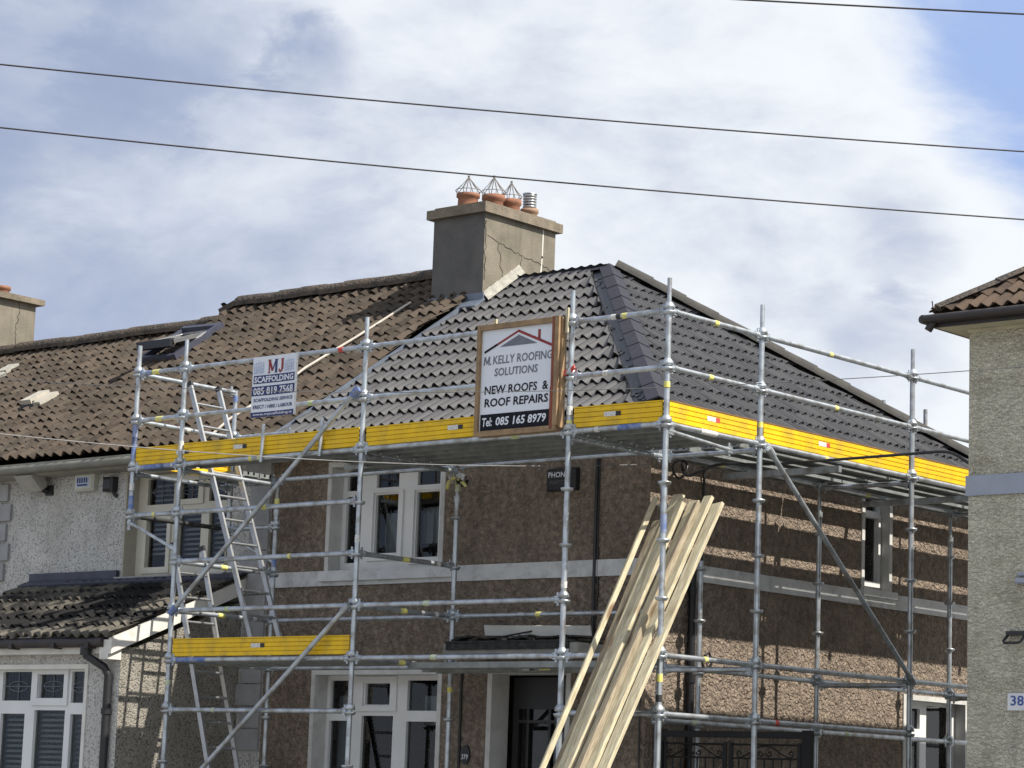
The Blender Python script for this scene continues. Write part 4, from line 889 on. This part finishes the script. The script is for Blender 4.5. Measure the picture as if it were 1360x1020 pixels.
toe((X4+.01, .06, 0), (X4+.01, IY-.05, 0), tb, out=(1, 0, 0), stick=.6)
toe((X3+.04, .03, 0), (X2-.05, .03, 0), DZ-2+.035, h=.17, stick=.46)
# ragged straps and mesh ends dangling by one inner standard
q = MB(); rnd = random.Random(9)
for k in range(16):
    p = V((X2+rnd.uniform(-.10, .16), IY+rnd.uniform(-.08, .05), 4.74+rnd.uniform(-.05, .05))); q.bar(p, p+V((rnd.uniform(-.07, .07), rnd.uniform(-.04, .04), rnd.uniform(-.09, .02))), .03, .02, (0, 0, 1), k % 3)
q.build('loose_strap', ['felt', 'wht_tag', 'yel_tag'], S)
q = MB(); q.tube((X1, 0, 5.37), (X1, 0, 5.40), TR*1.5, 10); q.bar((X1, -.03, 5.39), (X1-.14, -.06, 5.35), .012, .05); q.bar((X1+.03, -.03, 5.40), (X1+.08, -.05, 5.43), .012, .04); q.build('red_tape', 'red_tag', S)

# ================================================================== ladders
def ladder(label, foot, slope, L, y0, y1):
    f = V(foot); d = V((slope, 0, 1)).normalized(); t = thing('ladder', foot, label, 'ladder', 'aluminium ladders on the scaffold')
    for y in (y0, y1):
        b = MB(); b.bar(V((f.x, y, f.z)), V((f.x, y, f.z))+d*L, .025, .055, (1, 0, 0)); p = V((f.x, y, f.z))
        b.bar(p, p+d*.06, .036, .072, (1, 0, 0), 1); b.bar(p+d*(L-.04), p+d*(L+.012), .034, .070, (1, 0, 0), 1)
        b.build('stile', ['alu', 'black'], t)
    s = .2
    while s < L-.1:
        b = MB(); b.tube(V((f.x, y0, f.z))+d*s, V((f.x, y1, f.z))+d*s, .015, 8); b.build('rung', 'alu', t); s += .27
    return t
ladder('upper aluminium ladder rising through the top deck', (-5.47, .66, 2.90), -.42, 3.15, .46, .87)
ladder('lower aluminium ladder standing below the short yellow board', (-5.55, .70, 0.0), -.315, 4.30, .49, .90)

# ================================================================== signs
t = thing('roofing_sign', (-1.65, -.06, 4.88), 'timber framed white roofing sign with red roof emblem on the top rails', 'sign')
kx0, kx1, kz0, kz1 = -2.10, -1.235, 4.905, 5.845; ky = -.075
b = MB(); b.box((kx0, ky, kz0), (kx1, ky+.014, kz1)); b.build('board', 'signw', t)
b = MB()
b.box((kx0-.04, ky-.03, kz0-.045), (kx0-.001, ky+.05, kz1+.05)); b.box((kx0, ky-.028, kz1+.001), (kx1+.03, ky+.05, kz1+.05)); b.box((kx0, ky-.028, kz0-.05), (kx1+.06, ky+.06, kz0-.001))
b.box((kx1+.026, ky-.03, kz0-.0), (kx1+.075, ky+.045, kz1+.055)); b.box((kx1+.078, ky-.0, kz0-.02), (kx1+.098, ky+.06, kz1+.03))
b.build('timber_frame', 'frame_wood', t)
b = MB(); b.box((kx1+.001, ky-.034, kz0-.03), (kx1+.025, ky+.045, kz1+.055)); b.box((kx1-.03, ky-.004, kz0-.02), (kx1, ky-.001, kz0+.36)); b.build('red_batten', 'redwood', t)
b = MB(); b.box((kx0+.10, ky+.03, kz1+.0), (kx0+.135, ky+.05, kz1+.11)); b.build('batten', 'wood', t)
b = MB(); b.box((kx1+.12, ky+.01, kz1-.1), (kx1+.145, ky+.03, kz1+.13)); b.build('batten', 'wood', t)
kw, kh = kx1-kx0, kz1-kz0
def kp(u, v_, o=.003): return V((kx0+u*kw, ky-o, kz1-v_*kh))
b = MB()
def kstrip(m_, a, c, wd, mi, o=.003):
    a, c = kp(*a, o), kp(*c, o); d = (c-a).normalized(); n_ = V((-d.z, 0, d.x))*wd/2; m_.add([a-n_, c-n_, c+n_, a+n_], [(0, 1, 2, 3)], mi)
kstrip(b, (.05, .215), (.515, .035), .020, 0, .003); kstrip(b, (.505, .035), (.98, .215), .024, 0, .0035)
kstrip(b, (.04, .219), (.22, .149), .021, 2, .004)
b.add([kp(.78, .135), kp(.815, .148), kp(.815, .045), kp(.78, .045)], [(0, 1, 2, 3)], 0)
b.add([kp(.255, .178), kp(.775, .178), kp(.515, .075)], [(0, 1, 2)], 1)
b.build('emblem', ['signr', 'signg', 'signb'], t)
b = MB(); b.add([kp(.015, .995), kp(.965, .995), kp(.965, .835), kp(.015, .835)], [(0, 1, 2, 3)], 0)
def kt(body, u0, u1, v0, v1, mi, bold=.0, shear=.0, o=.003):
    base = kp(u0, v1, o); text(b, body, lambda a, c: base+V((a, 0, c)), (u1-u0)*kw, (v1-v0)*kh, mi, bold, shear)
kstrip(b, (.042, .347), (.050, .262), .014, 1); kstrip(b, (.052, .264), (.080, .335), .012, 1, .0034); kstrip(b, (.078, .335), (.112, .264), .012, 1, .0038); kstrip(b, (.108, .347), (.116, .262), .014, 1, .0042); kstrip(b, (.130, .347), (.131, .333), .013, 1)
kt('KELLY ROOFING', .165, .985, .26, .345, 1, .014, .06); kt('SOLUTIONS', .19, .79, .385, .465, 1, .018, .06)
kt('NEW ROOFS', .06, .79, .555, .64, 2, .018, .04); kt('&', .86, .94, .555, .64, 2, .018, .04); kt('ROOF REPAIRS', .065, .945, .68, .765, 2, .022, .04)
kt('Tel:', .045, .185, .87, .955, 3, .02, .12, .006); kt('085 165 8979', .235, .93, .87, .955, 3, .024, .12, .006)
b.build('lettering', ['signb', 'signg', 'signb', 'signw'], t)

t = thing('scaffolding_sign', (-4.87, -.05, 5.25), 'white and navy scaffolding sign tied to the upper rails', 'sign')
mx0, mx1, mz0, mz1, my = -5.185, -4.555, 5.25, 5.865, -.05
def mp_(u, v_, o=.0): return V((mx0+u*(mx1-mx0), my-o+.012*math.sin(u*3.1), mz1-v_*(mz1-mz0)))
b = MB(); n = 8
for (o0, o1) in ((0, .006),):
    vs = [mp_(i/n, j, o) for i in range(n+1) for j in (0, 1) for o in (0, -.006)]
    for i in range(n):
        a = i*4; e = a+4; b.add([vs[a], vs[a+2], vs[e+2], vs[e], vs[a+1], vs[a+3], vs[e+3], vs[e+1]], [(0, 1, 2, 3), (7, 6, 5, 4), (0, 3, 7, 4), (1, 5, 6, 2)], 0)
b.add([mp_(.975, -.01, .002), mp_(1.02, -.01, .002), mp_(1.02, 1.0, .002), mp_(.975, 1.0, .002)], [(0, 1, 2, 3)], 1)
b.build('board', ['signw', 'wht_tag'], t)
b = MB()
def mband(v0, v1, mi, u0=0.0, u1=.96):
    for i in range(6):
        a, c = u0+(u1-u0)*i/6, u0+(u1-u0)*(i+1)/6; b.add([mp_(a, v1, .003), mp_(c, v1, .003), mp_(c, v0, .003), mp_(a, v0, .003)], [(0, 1, 2, 3)], mi)
mband(.31, .445, 0, .03, .95); mband(.49, .645, 0); mband(.915, 1.0, 0)
def mtx(body, u0, u1, v0, v1, mi, bold=.010, shear=0):
    W = mx1-mx0; text(b, body, lambda a, c: mp_(u0+a/W, v1, .006)+V((0, 0, c)), (u1-u0)*W, (v1-v0)*(mz1-mz0), mi, bold, shear)
mtx('SCAFFOLDING', .05, .93, .33, .43, 1, .03); mtx('085 819 7568', .04, .93, .51, .63, 1, .02)
mtx('SCAFFOLDING SERVICE', .05, .93, .69, .745, 0, .018); mtx('ERECT / HIRE / LABOUR', .05, .93, .80, .86, 0, .018); mtx('www.mjscaffolding.ie', .05, .93, .93, .985, 1, .012)
def mstrip(a, c, wd, mi, o=.005):
    a, c = mp_(*a, o), mp_(*c, o); d = (c-a).normalized(); n_ = V((-d.z, 0, d.x))*wd/2; b.add([a-n_, c-n_, c+n_, a+n_], [(0, 1, 2, 3)], mi)
for (a, c, wd, mi) in (((.36, .07), (.36, .28), .016, 2), ((.36, .07), (.435, .25), .028, 2), ((.435, .25), (.505, .07), .014, 0), ((.515, .07), (.515, .28), .028, 0),
                       ((.33, .07), (.40, .07), .008, 2), ((.33, .28), (.39, .28), .008, 2), ((.48, .07), (.555, .07), .008, 0), ((.48, .28), (.55, .28), .008, 0),
                       ((.655, .07), (.655, .24), .028, 2), ((.62, .07), (.69, .07), .008, 2), ((.655, .25), (.60, .28), .022, 2), ((.60, .28), (.58, .23), .016, 2)): mstrip(a, c, wd, mi)
for s0 in (.03, .71):       # little drawings of scaffold frames either side of the initials
    for k in range(5): mstrip((s0+.05*k, .06+.03*abs(k-2)), (s0+.05*k, .29), .006, 3)
    for k in range(4): mstrip((s0, .12+.05*k), (s0+.22, .10+.05*k), .006, 3); mstrip((s0+.05*k, .28), (s0+.05*k+.05, .16), .005, 3)
b.build('lettering', ['navy', 'signw', 'signr', 'skyblue'], t)

# ================================================================== timber boards leaning on the lower ledger
LEAN = V((0, 1/1.53, 1)).normalized()
def on(z): return -.05+(z-2.87)/1.53
def plank(label, xt, zt_, xb, wd, th, off, mname, skew=0.0):
    """leaning board: xb at z=1.87, xt at its top; off pushes it out from the stack"""
    k = (xt-xb)/(zt_-1.87); foot = V((xb-k*1.87, on(0), 0)); top = V((xt, on(zt_), zt_)); nrm = V((0, -1, 1/1.53)).normalized()
    foot += nrm*off; top += nrm*off; foot.z = max(foot.z, .005)
    t = thing('timber_plank', tuple(foot), label, 'plank', 'timber boards leaning on the scaffold')
    t2 = MB(); d = (top-foot).normalized(); sd = d.cross(nrm).normalized()
    sd = (sd*math.cos(skew)+nrm*math.sin(skew)).normalized(); up = d.cross(sd).normalized(); c = .005; a_, b_ = wd/2, th/2; L = (top-foot).length
    t.rotation_euler = Matrix((sd, up, d)).transposed().to_euler(); rn = random.Random(int(wd*1000+xt*100)); bow = rn.uniform(-.018, .018); bw2 = rn.uniform(-.012, .012)
    ring = [(-a_, -b_+c), (-a_+c, -b_), (a_-c, -b_), (a_, -b_+c), (a_, b_-c), (a_-c, b_), (-a_+c, b_), (-a_, b_-c)]; vs = []; nn_ = 13
    for i in range(nn_):
        f = i/(nn_-1); q4 = 4*f*(1-f); tl = rn.uniform(-.012, .012) if i in (0, nn_-1) else 0
        vs += [foot+V((u+bw2*q4+rn.uniform(-.0015, .0015), q+bow*q4, L*f+tl*u/a_)) for u, q in ring]
    t2.add(vs, [list(range(7, -1, -1)), list(range(8*(nn_-1), 8*nn_))]+[(j*8+i, j*8+(i+1) % 8, j*8+(i+1) % 8+8, j*8+i+8) for j in range(nn_-1) for i in range(8)]); t2.build('board', mname, t)
plank('narrow pale batten at the left edge of the leaning boards', -.70, 4.27, -.585, .034, .05, .09, 'wood', .3)
plank('shadowed weathered board behind the narrow batten', -.62, 4.1, -.50, .13, .03, .01, 'woodB', .1)
plank('tallest pale board of the leaning stack', -.50, 4.33, -.405, .13, .035, .03, 'wood', .12)
plank('board standing just below the tallest one in the stack', -.39, 4.22, -.325, .075, .045, .07, 'wood', .25)
plank('broad grey-brown board in the middle of the stack', -.28, 4.25, -.225, .12, .04, .035, 'wood', .05)
plank('thin board wedged in the right half of the stack', -.19, 4.19, -.15, .05, .06, .085, 'woodB', .2)
plank('board with a dark knot second from the right edge', -.13, 4.28, -.085, .10, .04, .05, 'wood', .12)
plank('rightmost board of the leaning stack', -.01, 4.22, .02, .11, .038, .03, 'wood', .05)
t = thing('white_board', (-2.5, 1.4, 3.1), 'white plastic board lying on the flat hood over the door', 'board')
b = MB(); b.bar((-3.32, 1.50, 3.215), (-1.98, 1.50, 3.19), .02, .10, (0, -.25, 1)); b.build('sheet', 'dwhite', t)

# ================================================================== side gate
t = thing('side_gate', (-.6, 1.9, 0), 'black wrought iron side gate with scrolls between the houses', 'gate')
gy = 1.9; z2, z1_, zt2 = 2.235, 2.155, 2.03
b = MB(); b.box((-1.46, gy-.03, 0), (-1.37, gy+.03, 2.29)); b.box((.20, gy-.03, 0), (.29, gy+.03, 2.29)); b.box((-1.37, gy-.03, 2.215), (.20, gy+.03, 2.275)); b.build('gate_frame', 'iron', t)
for x0, x1 in ((-1.36, -.67), (-.60, .16)):
    b = MB()
    for x in (x0, x1): b.box((x-.018, gy-.015, .1), (x+.018, gy+.015, z1_+.02))
    for z_ in (z1_, zt2, 1.15, .15): b.tube((x0, gy, z_), (x1, gy, z_), .010, 6)
    k = x0+.09
    while k < x1-.04: b.tube((k, gy, .15), (k, gy, zt2), .008, 6); k += .095
    xm = (x0+x1)/2
    for s_ in (-1, 1):
        pts = [(xm+s_*.0, gy, zt2+.115), (xm+s_*.09, gy, zt2+.10), (xm+s_*.17, gy, zt2+.05), (xm+s_*.25, gy, zt2+.015)]
        for j in range(12): a = -1.57+j*.55; rr = .035*(1-j/14); pts.append((xm+s_*(.28+rr*math.cos(a)), gy, zt2+.045+rr*math.sin(a)))
        b.path(pts, .007, 6)
        pts = []
        for j in range(14): a = 3.14+j*.5; rr = .034*(1-j/16); pts.append((xm+s_*(.05+rr*math.cos(a)), gy, zt2+.05+rr*math.sin(a)))
        b.path(pts, .007, 6)
    b.build('gate_leaf', 'iron', t)

# ================================================================== wires
def sagline(a, b, sag, n=24):
    a, b = V(a), V(b); return [a+(b-a)*(i/n)-V((0, 0, sag*4*(i/n)*(1-i/n))) for i in range(n+1)]
CAM = V((13.268, -17.375, 1.628))
def sagx(a, b, sag, t0, t1, n=50):
    a, b = V(a), V(b); return [a+(b-a)*t-V((0, 0, sag*4*t*(1-t))) for t in [t0+(t1-t0)*i/n for i in range(n+1)]]
for pa, pb, t0, t1, lab in (((3.06, -9.65, 5.20), (6.49, -5.36, 5.20), -2.2, 1.7, 'upper dark cable crossing the sky high above the chimney'),
                            ((3.01, -9.59, 4.89), (6.35, -5.08, 4.89), -2.2, 1.7, 'lower dark cable crossing the sky just above the chimney pots'),
                            ((6.68, -8.20, 5.27), (7.60, -7.32, 5.27), -6, 3, 'short stretch of dark cable in the top right corner of the sky')):
    b = MB(); b.path(sagx(pa, pb, .025 if t0 > -3 else .001, t0, t1), .0043, 6); tag(b.build('overhead_cable', 'wire'), lab, 'cable')
b = MB(); b.path(sagx((-.57, -7.07, 3.907), (-1.52, 1.72, 4.79), .10, -.9, 1.0), .0042, 6); tag(b.build('phone_line', 'ltgrey'), 'pale phone line running from the house corner in front of the scaffold', 'cable')
b = MB(); b.path(sagx((1.08, -8.33, 3.95), (7.52, -6.73, 3.73), .12, -.8, 1.5), .0022, 6); tag(b.build('phone_line', 'wiregrey'), 'thin dark wire sagging across the roofing sign', 'cable')
b = MB(); pts = [(-1.47, 2.2, 4.86), (-1.36, 2.05, 4.80), (-1.28, 2.0, 4.71), (-1.20, 2.0, 4.70), (-1.06, 2.0, 4.745), (-.84, 2.0, 4.785), (-.32, 2.0, 4.755), (.47, 2.0, 4.755), (1.22, 2.0, 4.76), (1.56, 2.0, 4.76), (1.70, 2.0, 4.72), (1.83, 2.0, 4.64), (1.955, 2.0, 4.62)]
P = []
for i in range(len(pts)-1):
    a, c = V(pts[i]), V(pts[i+1]); p0 = V(pts[max(i-1, 0)]); p3 = V(pts[min(i+2, len(pts)-1)])
    for k in range(5):
        s_ = k/5; P.append(.5*((2*a)+(c-p0)*s_+(2*p0-5*a+4*c-p3)*s_*s_+(3*a-p0-3*c+p3)*s_**3))
P.append(V(pts[-1])); b.path(P, .014, 8); b.path([(-1.33+.085*math.cos(k*.45), 1.98+.02*math.sin(k*.9), 4.76+.085*math.sin(k*.45)) for k in range(18)], .011, 6)
tag(b.build('house_cable', 'black'), 'thick black cable looped at the house corner and strung to the cream house', 'cable')
b = MB(); pts = [wroof(-6.95, 4.12, .06), wroof(-7.1, 3.4, .07), wroof(-7.25, 2.75, .09), wroof(-7.3, 2.3, .07), wroof(-7.38, 1.75, .10), wroof(-7.42, 1.5, .06)]
b.path(pts, .016, 6); tag(b.build('rope', 'rope'), 'pale rope hanging down the brown tiles from the chimney', 'rope')
